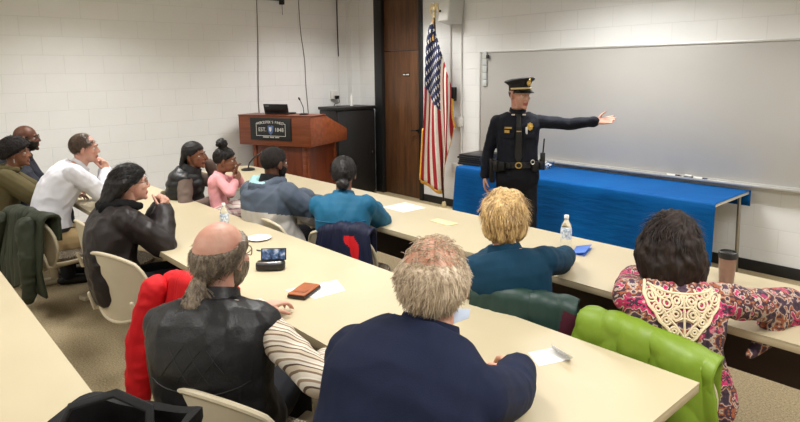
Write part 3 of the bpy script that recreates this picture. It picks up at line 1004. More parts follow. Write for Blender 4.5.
def top(H, name, m, ease=.014, t0=-.15, t1=.985, which=(1, -1), cuff=.03, full=True, vox=.0085, amp=.006, freq=9, seed=1, flare=0, extra=None, sm=3, trap=True, r0=.056, r1=.045, r2=.034, stretch=(1, 1, 1), select=None, t_end=1.0):
    s = Sh()
    H.torso(s, t0, t1, ease, 1.0, flare=flare)
    sleeves(H, s, ease, which, cuff, full, r0, r1, r2, trap, t_end)
    if extra: extra(s)
    return blob(name, s, m, H.body, vox, sm, wrinkle(amp, freq, stretch, seed) if amp else None, select)

def pants(H, name, m, ease=.014, seed=4, vox=.010, t1=.12, amp=.005, length=1.0):
    s = Sh(); sc = H.sc
    H.torso(s, -.24, t1, ease, 1.0, steps=6)
    for i in (0, 1):
        a, k, n = H.hips[i], H.knees[i], H.ankles[i]
        s.tube([a, a * .5 + k * .5, k], [.086 * sc + ease, .076 * sc + ease, .058 * sc + ease], 12)
        e = k * (1 - length) + n * length
        s.tube([k, k * .5 + e * .5, e + Vector((0, 0, .0))], [.058 * sc + ease, .054 * sc + ease, .044 * sc + ease], 12)
    return blob(name, s, m, H.body, vox, 3, wrinkle(amp, 8, (1, 1, 1), seed))

def shoes(H, m):
    for i in (0, 1):
        s = Sh(); foot(s, H.ankles[i], 0, 1.0 * H.sc, .006)
        s.tube([H.ankles[i] + Vector((0, 0, .03)), H.ankles[i] + Vector((0, 0, -.04))], .045 * H.sc, 10)
        blob('shoe', s, m, H.body, .008, 3)

def collar(H, name, m, r=.066, h=.04, thick=.006, drop=.0, gap=0.0, tilt=.3, dx=0, z=.0):
    """standing/folded collar ring round the neck"""
    c0 = H.N + H.up * (.0 + z) + Vector((0, .004, 0)); vs = []; n = 28
    s = Sh()
    rgs = []
    up = (H.up * .8 + Vector((0, 0, .2))).normalized()
    fwd = Vector((0, 1, 0)); fwd = (fwd - up * fwd.dot(up)).normalized(); rt = fwd.cross(up)
    prof = [(r * 1.12, -.02), (r * 1.0, h * .6), (r * .98, h), (r * 1.03 + thick, h * 1.02), (r * 1.1 + thick, h * .5), (r * 1.3 + thick, -.022 - drop)]
    for j in range(n):
        a = 2 * PI * j / n
        d = rt * math.sin(a) + fwd * math.cos(a)
        fr = max(0, math.cos(a))
        rgs.append([c0 + d * (q * (1 + .08 * fr)) + up * (zz - fr * tilt * .06 * (1 if zz > 0 else .6)) for q, zz in prof])
    vs = [p for r_ in rgs for p in r_]; k = len(prof); fs = []
    for j in range(n):
        for i in range(k):
            a = j * k + i; b = j * k + (i + 1) % k; c = ((j + 1) % n) * k + (i + 1) % k; d = ((j + 1) % n) * k + i
            fs.append((a, b, c, d))
    s.add(vs, fs)
    return s.build(name, m, H.body, True)

def hair(H, m, thick, extra=None, noise_amp=.004, nfreq=40, vox=.006, sm=2, strands=0, slen=.03, comb=None, width=.0022, lift=.15, name='hair', seed=1, mask=.004, droop=0.0, jitter=.25, ymax=2):
    """thick(d) -> hair thickness in direction d of the head (negative: none)"""
    s = Sh(); n, mm = 40, 26
    vs = []; fs = []
    def pt(d): return H.HP(*(d * (skull(d) + max(-.014, thick(d)))))
    vs.append(pt(Vector((0, 0, 1))))
    for i in range(1, mm):
        t = PI * i / mm
        for j in range(n):
            p = 2 * PI * j / n
            vs.append(pt(Vector((math.sin(t) * math.cos(p), math.sin(t) * math.sin(p), math.cos(t)))))
    vs.append(pt(Vector((0, 0, -1))))
    for j in range(n): fs.append((0, 1 + j, 1 + (j + 1) % n))
    for i in range(mm - 2):
        for j in range(n):
            a = 1 + i * n + j; b = 1 + i * n + (j + 1) % n
            fs.append((a, a + n, b + n, b))
    l = len(vs) - 1; o = 1 + (mm - 2) * n
    for j in range(n): fs.append((l, o + (j + 1) % n, o + j))
    s.add(vs, fs)
    if extra: extra(s)
    f = wrinkle(noise_amp, nfreq, (1, 1, .45), seed)
    ob = blob(name, s, m, H.body, vox, sm, f)
    if strands:
        rnd = random.Random(seed * 13 + 5)
        me = ob.data; bm = bmesh.new(); bm.from_mesh(me)
        cnt = 0; tries = 0
        while cnt < strands and tries < strands * 20:
            tries += 1
            d = Vector((rnd.gauss(0, 1), rnd.gauss(0, 1), rnd.gauss(0, 1))).normalized()
            th = thick(d)
            if th < mask or d.y > ymax: continue
            cnt += 1
            r = skull(d)
            p = d * (r + th * .75)
            tg = comb(d) if comb else (d - Vector((0, -.35, .9)))
            tg = tg + Vector((rnd.gauss(0, jitter), rnd.gauss(0, jitter), rnd.gauss(0, jitter)))
            tg = (tg - d * tg.dot(d))
            if tg.length < 1e-4: continue
            tg.normalize()
            Lg = slen * (.6 + .8 * rnd.random()); w = width * (.7 + .6 * rnd.random())
            prev = None; q = p
            lf = lift * (.3 + 1.2 * rnd.random())
            for k in range(5):
                dd = q.normalized()
                sd = dd.cross(tg).normalized() * w * (1, 1, .85, .6, .15)[k]
                a = bm.verts.new(H.HP(*(q - sd))); b = bm.verts.new(H.HP(*(q + sd)))
                if prev:
                    fc = bm.faces.new((prev[0], prev[1], b, a)); fc.smooth = True
                prev = (a, b)
                q = q + (tg * (1 - lf) + dd * lf + Vector((0, 0, -droop))) * Lg / 4
                rr = skull(q.normalized()) + max(0, thick(q.normalized())) * .8 + .0015 * k
                if q.length < rr: q = q.normalized() * rr
        bm.to_mesh(me); bm.free()
    return ob

def spectacles(H, m, rect=True):
    s = Sh()
    for sx in (1, -1):
        pts = []
        for k in range(17):
            a = 2 * PI * k / 16
            ca, sa = math.cos(a), math.sin(a)
            pts.append(H.HP(sx * .032 + .023 * math.copysign(abs(ca) ** .6, ca), .094 - .006 * abs(ca), -.002 + .017 * math.copysign(abs(sa) ** .6, sa)))
        s.tube(pts, .0019 * H.hsc, 6, False)
        s.tube([H.HP(sx * .056, .089, .006), H.HP(sx * .074, .05, .006), H.HP(sx * .083, 0, .004), H.HP(sx * .082, -.03, -.012)], .0019 * H.hsc, 6, False)
    s.tube([H.HP(-.010, .098, .002), H.HP(.010, .098, .002)], .0019 * H.hsc, 6, False)
    return s.build('glasses', m, H.body, True)

def brows(H, m):
    for sx in (1, -1):
        s = Sh().tube([H.HP(sx * .015, .0945, .022), H.HP(sx * .032, .090, .027), H.HP(sx * .050, .076, .021)], [.004 * H.hsc, .0045 * H.hsc, .002 * H.hsc], 8, True, .5)
        s.build('eyebrow', m, H.body, True)

def beard(H, m, amp=.004, thick=.008, low=-.9):
    def th(d):
        if d.y < -.05: return -.014
        k = sstep((-.30 - d.z + .25 * (1 - max(0, d.y))) / .12)
        return -.014 + (thick + .014) * k if k > 0 else -.014
    def ex(s):
        pass
    return hair(H, m, th, ex, amp, 60, .005, 2, 0, name='beard')

# cloth materials
def fabric(name, col, rough=.8, weave=400, var=.07, bump=.15, sheen=.0, spec=.2):
    if name in _mats: return _mats[name]
    t = NT(name)
    v = t.coord('Object')
    c = t.ramp(t.noise(v, 7, 4), [(.3, tuple(x * (1 - var) for x in col)), (.7, tuple(min(1, x * (1 + var)) for x in col))])
    t.base(c, rough, 0, spec)
    t.bump(t.noise(v, weave, 2), bump, .002)
    if sheen: t.b.inputs['Sheen Weight'].default_value = sheen
    _mats[name] = t.m
    return t.m
def leather(name, col, rough=.35):
    t = NT(name); v = t.coord('Object')
    t.base(t.ramp(t.noise(v, 6, 4), [(.3, tuple(x * .8 for x in col)), (.7, tuple(x * 1.2 for x in col))]), t.ramp(t.noise(v, 14, 4), [(.3, (rough + .06,) * 3), (.7, (rough + .2,) * 3)]), 0, .35)
    h = t.math('ADD', t.math('MULTIPLY', t.noise(v, 40, 4, .6), .8), t.math('MULTIPLY', t.noise(v, 220, 2), .2))
    t.bump(h, .45, .006)
    return t.m
S_light = skin_mat('light skin', C(204, 162, 144), C(188, 140, 121), C(196, 136, 120))
S_pale = skin_mat('pale skin', C(214, 166, 144), C(198, 142, 118))
S_dark = skin_mat('deep brown skin', C(98, 62, 46), C(76, 46, 33))
S_brown = skin_mat('brown skin', C(140, 95, 72), C(116, 76, 56))
L_rose = mat('rose lips', C(168, 92, 84), .4)
L_dark = mat('brown lips', C(110, 60, 52), .4)
H_black = hair_mat('black hair', C(9, 7, 7), C(28, 23, 21), .52)
H_crop = hair_mat('cropped black hair', C(14, 11, 10), C(34, 28, 25), .85)
H_dkbrown = hair_mat('dark brown hair', C(13, 9, 7), C(42, 27, 21), .62)
H_grey = hair_mat('grey brown hair', C(62, 51, 42), C(138, 124, 106))
H_white = hair_mat('white sandy hair', C(128, 106, 82), C(214, 196, 170))
H_blond = hair_mat('blond hair', C(116, 84, 46), C(226, 192, 134))
H_short = hair_mat('short brown hair', C(48, 36, 28), C(92, 74, 60))
# ================================================================== chairs
M_shell = mat('beige chair plastic', C(192, 181, 155), .45, .03)
def cush_mat():
    t = NT('speckled seat fabric'); v = t.coord('Object')
    t.base(t.ramp(t.noise(v, 120, 3, .7), [(.4, C(48, 42, 38)), (.55, C(140, 126, 108)), (.7, C(200, 190, 170))]), .9)
    t.bump(t.noise(v, 200, 2), .4, .003)
    return t.m
M_cush = cush_mat()
def seat_chair(x, y, heading, label, group=None, post=True):
    """swing-out classroom chair: shell back, padded seat, arm, post and foot"""
    t = empty('classroom_chair', (x, y, 0), math.radians(heading), label, 'chair', group)
    # back shell: curved rounded rectangle with a rolled rim
    nu, nv = 28, 16
    def P(u, v, off=0):
        # superellipse outline, u,v in -1..1
        a = u * math.sqrt(1 - .42 * v * v)
        b = v * math.sqrt(1 - .42 * u * u)
        x_ = a * (.262 + .02 * v); z_ = .565 + b * .215
        y_ = -.225 + .075 * a * a - .12 * (z_ - .565) + off
        return Vector((x_, y_, z_))
    front = [[P(-1 + 2 * i / nu, -1 + 2 * j / nv, .008) for j in range(nv + 1)] for i in range(nu + 1)]
    backs = [[P(-1 + 2 * i / nu, -1 + 2 * j / nv, -.008) for j in range(nv + 1)] for i in range(nu + 1)]
    s = Sh()
    vs = [p for r in front for p in r] + [p for r in backs for p in r]
    k = (nu + 1) * (nv + 1); fs = []
    for i in range(nu):
        for j in range(nv):
            a = i * (nv + 1) + j
            fs.append((a, a + 1, a + nv + 2, a + nv + 1)); fs.append((k + a, k + a + nv + 1, k + a + nv + 2, k + a + 1))
    rim = [(i, 0) for i in range(nu)] + [(nu, j) for j in range(nv)] + [(i, nv) for i in range(nu, 0, -1)] + [(0, j) for j in range(nv, 0, -1)]
    for q in range(len(rim)):
        (i, j), (i2, j2) = rim[q], rim[(q + 1) % len(rim)]
        a, b = i * (nv + 1) + j, i2 * (nv + 1) + j2
        fs.append((a, b, k + b, k + a))
    s.add(vs, fs)
    bk = s.build('backrest', M_shell, t, True)
    pts = [P(-1 + 2 * i / nu, -1 + 2 * j / nv, -.004) for i, j in rim]
    Sh().tube(pts + [pts[0]], .012, 8, False).build('rim', M_shell, bk, True)
    # seat pan and pad
    def outline(k):
        o = []
        for a in range(36):
            th = 2 * PI * a / 36
            ca, sa = math.cos(th), math.sin(th)
            o.append((.225 * k * math.copysign(abs(ca) ** .6, ca), .02 + .215 * k * math.copysign(abs(sa) ** .6, sa)))
        return o
    Sh().prism(outline(1.0), .395, .42).build('seat', M_shell, t, False, .008)
    Sh().prism(outline(.93), .4205, .448).build('cushion', M_cush, t, False, .012)
    s = Sh()
    for sx in (-1, 1):
        s2 = Sh().tube([(sx * .17, -.10, .39), (sx * .19, -.20, .40), (sx * .19, -.225, .50)], .013, 8)
        s2.build('back_support', M_leg, t, True)
    if post:
        Sh().box(-.035, .035, -.05, .36, .33, .392).build('swing_arm', M_leg, t, False, .008)
        Sh().box(-.03, .03, .30, .36, .03, .335).build('post', M_leg, t, False, .008)
        Sh().box(-.05, .05, .12, .46, 0, .04).build('foot', M_leg, t, False, .01)
    return t

def drape(name, x, y, heading, label, cat, m, w=.27, top=.83, fdrop=.22, bdrop=.5, seed=1, amp=.02, thick=.02, skew=0.0, flare=.05, quilt=0, shiftu=0, ragged=.05, off=.0, lining=None, sleeves_=(), slope=0, panel=None, yb=-.24, arch=.03, n=64):
    """a coat hung over a chair back: inside flap, over the top, long outer drop"""
    t = empty(name, (x, y, 0), math.radians(heading), label, cat)
    NU, NV = n, n
    Lt = fdrop + .06 + bdrop
    vs = []
    for i in range(NU + 1):
        u = -1 + 2 * i / NU
        bd = bdrop + skew * u + ragged * noise.noise(Vector((u * 2.2, seed * 3.1, 0)))
        tp = top - slope * max(0, u + .1) - arch * u * u + .015 * noise.noise(Vector((u * 3, seed, 5)))
        for j in range(NV + 1):
            q = j / NV * (fdrop + .08 + bd)
            if q < fdrop: z = tp - (fdrop - q); yy = yb + .055; k = (fdrop - q) / max(fdrop, .01)
            elif q < fdrop + .08:
                a = (q - fdrop) / .08 * PI; z = tp + .028 * math.sin(a); yy = yb + .015 + .04 * math.cos(a); k = 0
            else:
                k = (q - fdrop - .08); z = tp - k; yy = yb - .025 - .06 * min(1, k * 3)
            wide = w + (flare * k if q > fdrop + .08 else 0)
            xx = shiftu + u * wide
            f = noise.noise(Vector((u * 3.2, q * 1.5, seed * 1.7))) + .5 * noise.noise(Vector((u * 8, q * 4, seed * 2.7)))
            d = amp * f * (1 if q > fdrop else .4)
            if quilt:
                d += .008 * (abs(math.sin(PI * (xx * quilt + q * quilt)) * math.sin(PI * (xx * quilt - q * quilt)))) ** .5
            sgn = 1 if q < fdrop + .04 else -1
            yy += .07 * (xx / .27) ** 2 * .6 + sgn * d + off * (1 if q > fdrop + .08 else 0)
            vs.append((xx, yy, max(.02, z)))
    fs = []
    for i in range(NU):
        for j in range(NV):
            a = i * (NV + 1) + j
            fs.append((a, a + 1, a + NV + 2, a + NV + 1))
    me = bpy.data.meshes.new('shell'); me.from_pydata(vs, [], fs)
    o = link_mesh('shell', me, [m, lining or m], t, True)
    if panel:
        me.materials.append(panel[0])
        idx = []
        for i in range(NU):
            for j in range(NV):
                u = -1 + 2 * (i + .5) / NU; q = (j + .5) / NV * (fdrop + .08 + bdrop) - fdrop - .08
                idx.append(2 if panel[1](u, q) else 0)
        me.polygons.foreach_set('material_index', idx)
    k = o.modifiers.new('solid', 'SOLIDIFY'); k.thickness = thick; k.offset = 1
    if lining and not panel: k.material_offset = 1
    for pts, r in sleeves_:
        s = Sh().tube(pts, r, 12)
        blob('sleeve', s, m, t, .009, 3, wrinkle(.008, 10, (1, 1, 1), seed))
    return t

# ================================================================== people: who is there
def loc(pelvis, heading, P):
    return Matrix.Rotation(-math.radians(heading), 3, 'Z') @ (Vector(P) - Vector((pelvis[0], pelvis[1], 0)))
M_denim = fabric('dark trousers', C(28, 29, 34))
M_blackshoe = leather('black shoe leather', C(18, 17, 17), .35)
M_glass = mat('black spectacle frame', C(14, 13, 13), .3)
M_wire = mat('thin metal spectacle frame', C(96, 84, 70), .3, .05, 20, .7)

# ---------- officer
def officer():
    pv, hd = (4.225, -1.45, .875), -138
    f = lambda p: loc(pv, hd, p)
    H = human('police officer in dark uniform and peaked cap, standing with left arm held out', pv, (4.262, -1.475, 1.592), hd, S_light, head_yaw=-104, pitch=-2,
              hw=.185, bw=1.10, hunch=.005, sc=.97, hsc=1.03, rh=f((3.99, -1.62, .85)), lh=f((4.79, -1.10, 1.362)), rpole=(.25, -1, 0), lpole=(-.1, -.8, -.3),
              rd=(.03, .12, -1), ld=loc((0, 0, 0), hd, (.80, .60, .10)), rn=(1, 0, .1), ln=loc((0, 0, 0), hd, (-.45, .72, -.55)),
              rcurl=.35, lcurl=.10, stand=True, feet=((.11, 0.02), (-.11, .04)), lip=L_rose, shdrop=.10)
    u = fabric('midnight uniform cloth', C(21, 24, 34), .75, var=.12)
    top(H, 'uniform_shirt', u, .012, -.02, .98, cuff=.015, amp=.005, seed=11, r0=.060, r1=.050, r2=.040)
    pants(H, 'trousers', fabric('black trousers', C(20, 21, 26)), .014)
    shoes(H, M_blackshoe)
    collar(H, 'collar', u, .060, .030, .005)
    M_gold2 = mat('badge gold', C(214, 178, 96), .35, .15, 90, .7)
    # chest plane
    def front(t, x, off=.006):
        c, rt, fw, up = H.frame(t)
        w, dp = H.prof(t)
        w = w * H.bw * H.sc + .012; dp = dp * H.bw * H.sc + .012
        yy = dp * (max(0, 1 - abs(x / w) ** 2.35)) ** (1 / 2.35)
        p = c + rt * x + fw * (yy + off)
        nrm = (fw * 1.0 + rt * (x / w) * .9).normalized()
        r2 = up.cross(nrm) * -1
        M = Matrix.Translation(p) @ Matrix((( -r2.x, up.x, nrm.x), (-r2.y, up.y, nrm.y), (-r2.z, up.z, nrm.z))).to_4x4()
        return M
    tie = Sh()
    rg = []
    for k in range(12):
        t = .96 - .74 * k / 11
        M = front(t, 0, .010)
        hwid = .018 + .020 * (k / 11) if k < 11 else .012
        if k == 0: hwid = .022
        rg.append([M @ Vector((-hwid, 0, -.004)), M @ Vector((hwid, 0, -.004)), M @ Vector((hwid * .9, 0, .005)), M @ Vector((-hwid * .9, 0, .005))])
    tie.rings(rg); tie.build('tie', mat('black tie', C(13, 14, 17), .5), H.body, False)
    b = Sh(); st = []
    for k in range(16):
        a = 2 * PI * k / 16; r = .031 if k % 2 == 0 else .025
        st.append((r * math.cos(a), 1.2 * r * math.sin(a)))
    b.prism(st, 0, .007, front(.765, -.095)); b.ell(front(.765, -.095) @ Vector((0, 0, .008)), (.012, .012, .005))
    b.build('badge', M_gold2, H.body)
    Sh().box(-.033, .033, -.007, .007, 0, .005, front(.745, .09)).build('name_plate', M_gold2, H.body)
    Sh().box(-.022, .022, -.012, .012, 0, .004, front(.685, .10)).build('service_bar', mat('ribbon bars', C(196, 160, 84), .6, .3, 140), H.body)
    Sh().box(-.022, .022, -.004, .004, .010, .014, front(.69, 0)).build('tie_bar', M_gold2, H.body)
    Sh().box(-.009, .009, -.03, .03, 0, .012, front(.70, -.065)).build('body_microphone', mat('pale clip', C(200, 202, 204), .4), H.body, False, .003)
    for sx in (1, -1):
        Sh().box(-.015, .015, -.006, .006, .014, .019, front(.955, sx * .042)).build('collar_pin', mat('silver pin', C(215, 212, 205), .3, .05, 50, .6), H.body)
        t_ = front(.62, sx * .092)
        g = Sh().box(-.052, .052, -.024, .024, -.003, .004, t_); g.build('pocket_flap', u, H.body, False, .002)
    # belt with pouches
    c, rt, fw, up = H.frame(.16)
    def ringpts(t, ease):
        c, rt, fw, up = H.frame(t); w, dp = H.prof(t)
        w = w * H.bw * H.sc + ease; dp = dp * H.bw * H.sc + ease
        return [c + rt * w * math.copysign(abs(math.cos(a)) ** .85, math.cos(a)) + fw * dp * math.copysign(abs(math.sin(a)) ** .85, math.sin(a)) for a in [2 * PI * k / 40 for k in range(40)]]
    lb = leather('belt leather', C(17, 16, 16), .3)
    a = ringpts(.125, .024); bq = ringpts(.205, .022); c1 = ringpts(.205, .032); d1 = ringpts(.125, .034)
    s = Sh(); n = 40
    s.add(a + bq + c1 + d1, [(q * n + j, q * n + (j + 1) % n, ((q + 1) % 4) * n + (j + 1) % n, ((q + 1) % 4) * n + j) for q in range(4) for j in range(n)])
    belt = s.build('duty_belt', lb, H.body, False)
    def onbelt(ang, t=.165, off=.034):
        c, rt, fw, up = H.frame(t); w, dp = H.prof(t)
        w = w * H.bw * H.sc + off; dp = dp * H.bw * H.sc + off
        r_ = math.radians(ang); ca, sa = math.cos(r_), math.sin(r_)
        p = c + rt * w * math.copysign(abs(ca) ** .85, ca) + fw * dp * math.copysign(abs(sa) ** .85, sa)
        nn = (rt * ca * dp + fw * sa * w).normalized(); tt = up.cross(nn)
        return Matrix.Translation(p) @ Matrix(((tt.x, up.x, nn.x), (tt.y, up.y, nn.y), (tt.z, up.z, nn.z))).to_4x4()
    # buckle ring
    M = onbelt(90, .165, .036); pts = [M @ Vector((.026 * math.cos(2 * PI * k / 16), .024 * math.sin(2 * PI * k / 16), .004)) for k in range(17)]
    Sh().tube(pts, .005, 6, False).build('buckle', M_gold2, belt, True)
    for ang, wd, ht, dp_ in ((128, .032, .055, .03), (150, .028, .045, .035), (52, .03, .05, .032), (32, .03, .06, .032), (186, .035, .06, .04), (70, .02, .03, .02)):
        M = onbelt(ang)
        Sh().box(-wd, wd, -ht, ht * .6, 0, dp_, M).build('pouch', lb, belt, False, .008)
    M = onbelt(8); g = Sh().box(-.035, .035, -.17, .05, 0, .045, M)
    g.build('holster', lb, belt, False, .012)
    M = onbelt(170); g = Sh().box(-.026, .026, -.03, .10, .0, .04, M); g.tube([M @ Vector((.01, .09, .02)), M @ Vector((.012, .22, .03))], .007, 8)
    g.build('radio', mat('radio black', C(20, 20, 21), .5), belt, False, .004)
    M = onbelt(140, .24, .03)
    pts = [onbelt(118, .165, .05) @ Vector((.018 * math.cos(2 * PI * k / 14), .03 + .018 * math.sin(2 * PI * k / 14), .012)) for k in range(15)]
    Sh().tube(pts, .004, 6, False).build('handcuff', mat('silver pin', C(215, 212, 205)), belt, True)
    brows(H, H_short)
    # cap
    cn = mat('cap cloth', C(17, 18, 24), .7)
    cp = empty('cap', (0, 0, 0)); cp.parent = H.body; cp.matrix_local = H.HM @ Matrix.Translation((0, -.006, .050)) @ Matrix.Rotation(math.radians(4), 4, 'X')
    rg = []
    prof = [(.083, .101, -.012), (.084, .102, .030), (.098, .115, .042), (.120, .134, .056), (.124, .138, .064), (.114, .128, .073), (.06, .07, .077), (.004, .005, .078)]
    for k, (ra, rb, z) in enumerate(prof):
        rg.append([Vector((ra * math.cos(2 * PI * j / 36), rb * math.sin(2 * PI * j / 36), z + (.026 * max(0, math.sin(2 * PI * j / 36)) if k >= 2 and k < 6 else (.012 if k >= 6 else 0)))) for j in range(36)])
    Sh().rings(rg).build('crown', cn, cp, True)
    v1 = []; N_ = 24
    s = Sh(); top_, bot = [], []
    for k in range(N_ + 1):
        a = PI * (.08 + .84 * k / N_)
        top_.append((Vector((.086 * math.cos(a), .103 * math.sin(a), -.006)), Vector((.098 * math.cos(a), .103 * math.sin(a) + .052 * math.sin(a) ** 1.5, -.026 - .008 * math.sin(a)))))
    vs = [p for q in top_ for p in q] + [p - Vector((0, 0, .004)) for q in top_ for p in q]
    K = 2 * (N_ + 1); fs = []
    for k in range(N_):
        a = 2 * k
        fs += [(a, a + 1, a + 3, a + 2), (K + a, K + a + 2, K + a + 3, K + a + 1), (a + 1, K + a + 1, K + a + 3, a + 3), (a, a + 2, K + a + 2, K + a)]
    fs += [(0, K, K + 1, 1), (K - 2, K - 1, 2 * K - 1, 2 * K - 2)]
    s.add(vs, fs); s.build('visor', mat('patent black', C(12, 12, 14), .12), cp, True)
    pts = [Vector((.087 * math.cos(PI * k / 24), .106 * math.sin(PI * k / 24), .004)) for k in range(25)]
    Sh().tube(pts, .0075, 8, True).build('gold_strap', mat('pale gold braid', C(222, 206, 156), .5, .1, 120), cp, True)
    e = Sh().ell((0, .122, .046), (.020, .010, .025)).ell((0, .134, .072), (.012, .008, .010))
    e.build('cap_emblem', M_gold2, cp, True)
    hair(H, H_short, lambda d: -.014 + .016 * hairline(d, .5, .0, -.42) * (1 if d.z < .35 else 0), None, .001, 60, .006, 2)
    return H
officer()

# ---------- man in the navy blazer
def navy():
    pv, hd = (6.43, -4.93, .56), 26
    f = lambda p: loc(pv, hd, p)
    H = human('white-haired man in navy blazer seen from behind, right hand on the table', pv, (6.425, -4.715, 1.245), hd, S_pale, head_yaw=37, pitch=4,
              hw=.170, bw=1.10, hunch=.07, sc=1.07, nk=.106, rh=f((6.35, -4.22, .785)), lh=(-.08, .36, .79), rpole=(1, -.5, -1.1), lpole=(.0, -.3, -1), shdrop=.115, rcurl=.5, lcurl=.4,
              rd=(-.45, 1, -.05), rn=(.3, .1, 1), ln=(0, 0, 1), hsc=1.07)
    m = fabric('navy blazer cloth', C(24, 31, 54), .85, 300, .1, .25)
    top(H, 'blazer', m, .024, -.18, 1.0, cuff=.01, amp=.006, freq=6, seed=3, flare=.05, r0=.058, r1=.054, r2=.046, vox=.008)
    collar(H, 'blazer_collar', m, .067, .030, .008, .016, z=-.006)
    sh_ = fabric('pale blue shirt', C(182, 194, 212), .7)
    collar(H, 'shirt_collar', sh_, .0625, .030, .004, z=-.012)
    # a collar point standing out on the right
    s = Sh()
    c = H.N + Vector((.050, .035, .005))
    s.prism([(0, 0), (.06, .005), (.075, .028), (.02, .04)], -.002, .002, Matrix.Translation(c) @ Matrix.Rotation(.9, 4, 'Z') @ Matrix.Rotation(PI / 2 - .5, 4, 'X'))
    s.build('collar_point', sh_, H.body, False, .0015)
    pants(H, 'trousers', M_denim); shoes(H, M_blackshoe)
    def th(d):
        b = hairline(d, .70, -.1, -.62)
        bald = sstep((d.z - .50 - .12 * d.y) / .22)            # thin crown
        return -.014 + b * (.014 + .017 * (1 - bald) + .001)
    def thb(d):
        b = hairline(d, .70, -.02, -.80); bald = sstep((d.z - .55 - .10 * d.y + .12 * abs(d.x)) / .36)
        return -.014 + b * (.025 - .020 * bald)
    hair(H, H_white, thb, None, .003, 46, .005, 2, 4200, .030, lambda d: d - Vector((.25, .1, .95)), .0016, .05, seed=5, mask=.0, jitter=.3)
    # sparse wisps over the crown
    s = Sh(); rnd = random.Random(4)
    for k in range(300):
        d = Vector((rnd.gauss(0, .5), rnd.gauss(-.1, .45), 1)).normalized()
        if d.z < .5: continue
        t_ = Vector((rnd.gauss(.5, .4), rnd.gauss(-.3, .5), 0)); t_ = (t_ - d * t_.dot(d)).normalized()
        p = d * (skull(d) + .001); L_ = .022 + .018 * rnd.random()
        pts = [H.HP(*(p + t_ * L_ * q + d * (.006 * math.sin(q * 2.6)))) for q in (0, .35, .7, 1)]
        s.tube(pts, [.0010, .0010, .0008, .0004], 4, False)
    o = s.build('crown_wisps', H_white, H.body, True); o['kind'] = 'stuff'
    return H
navy()

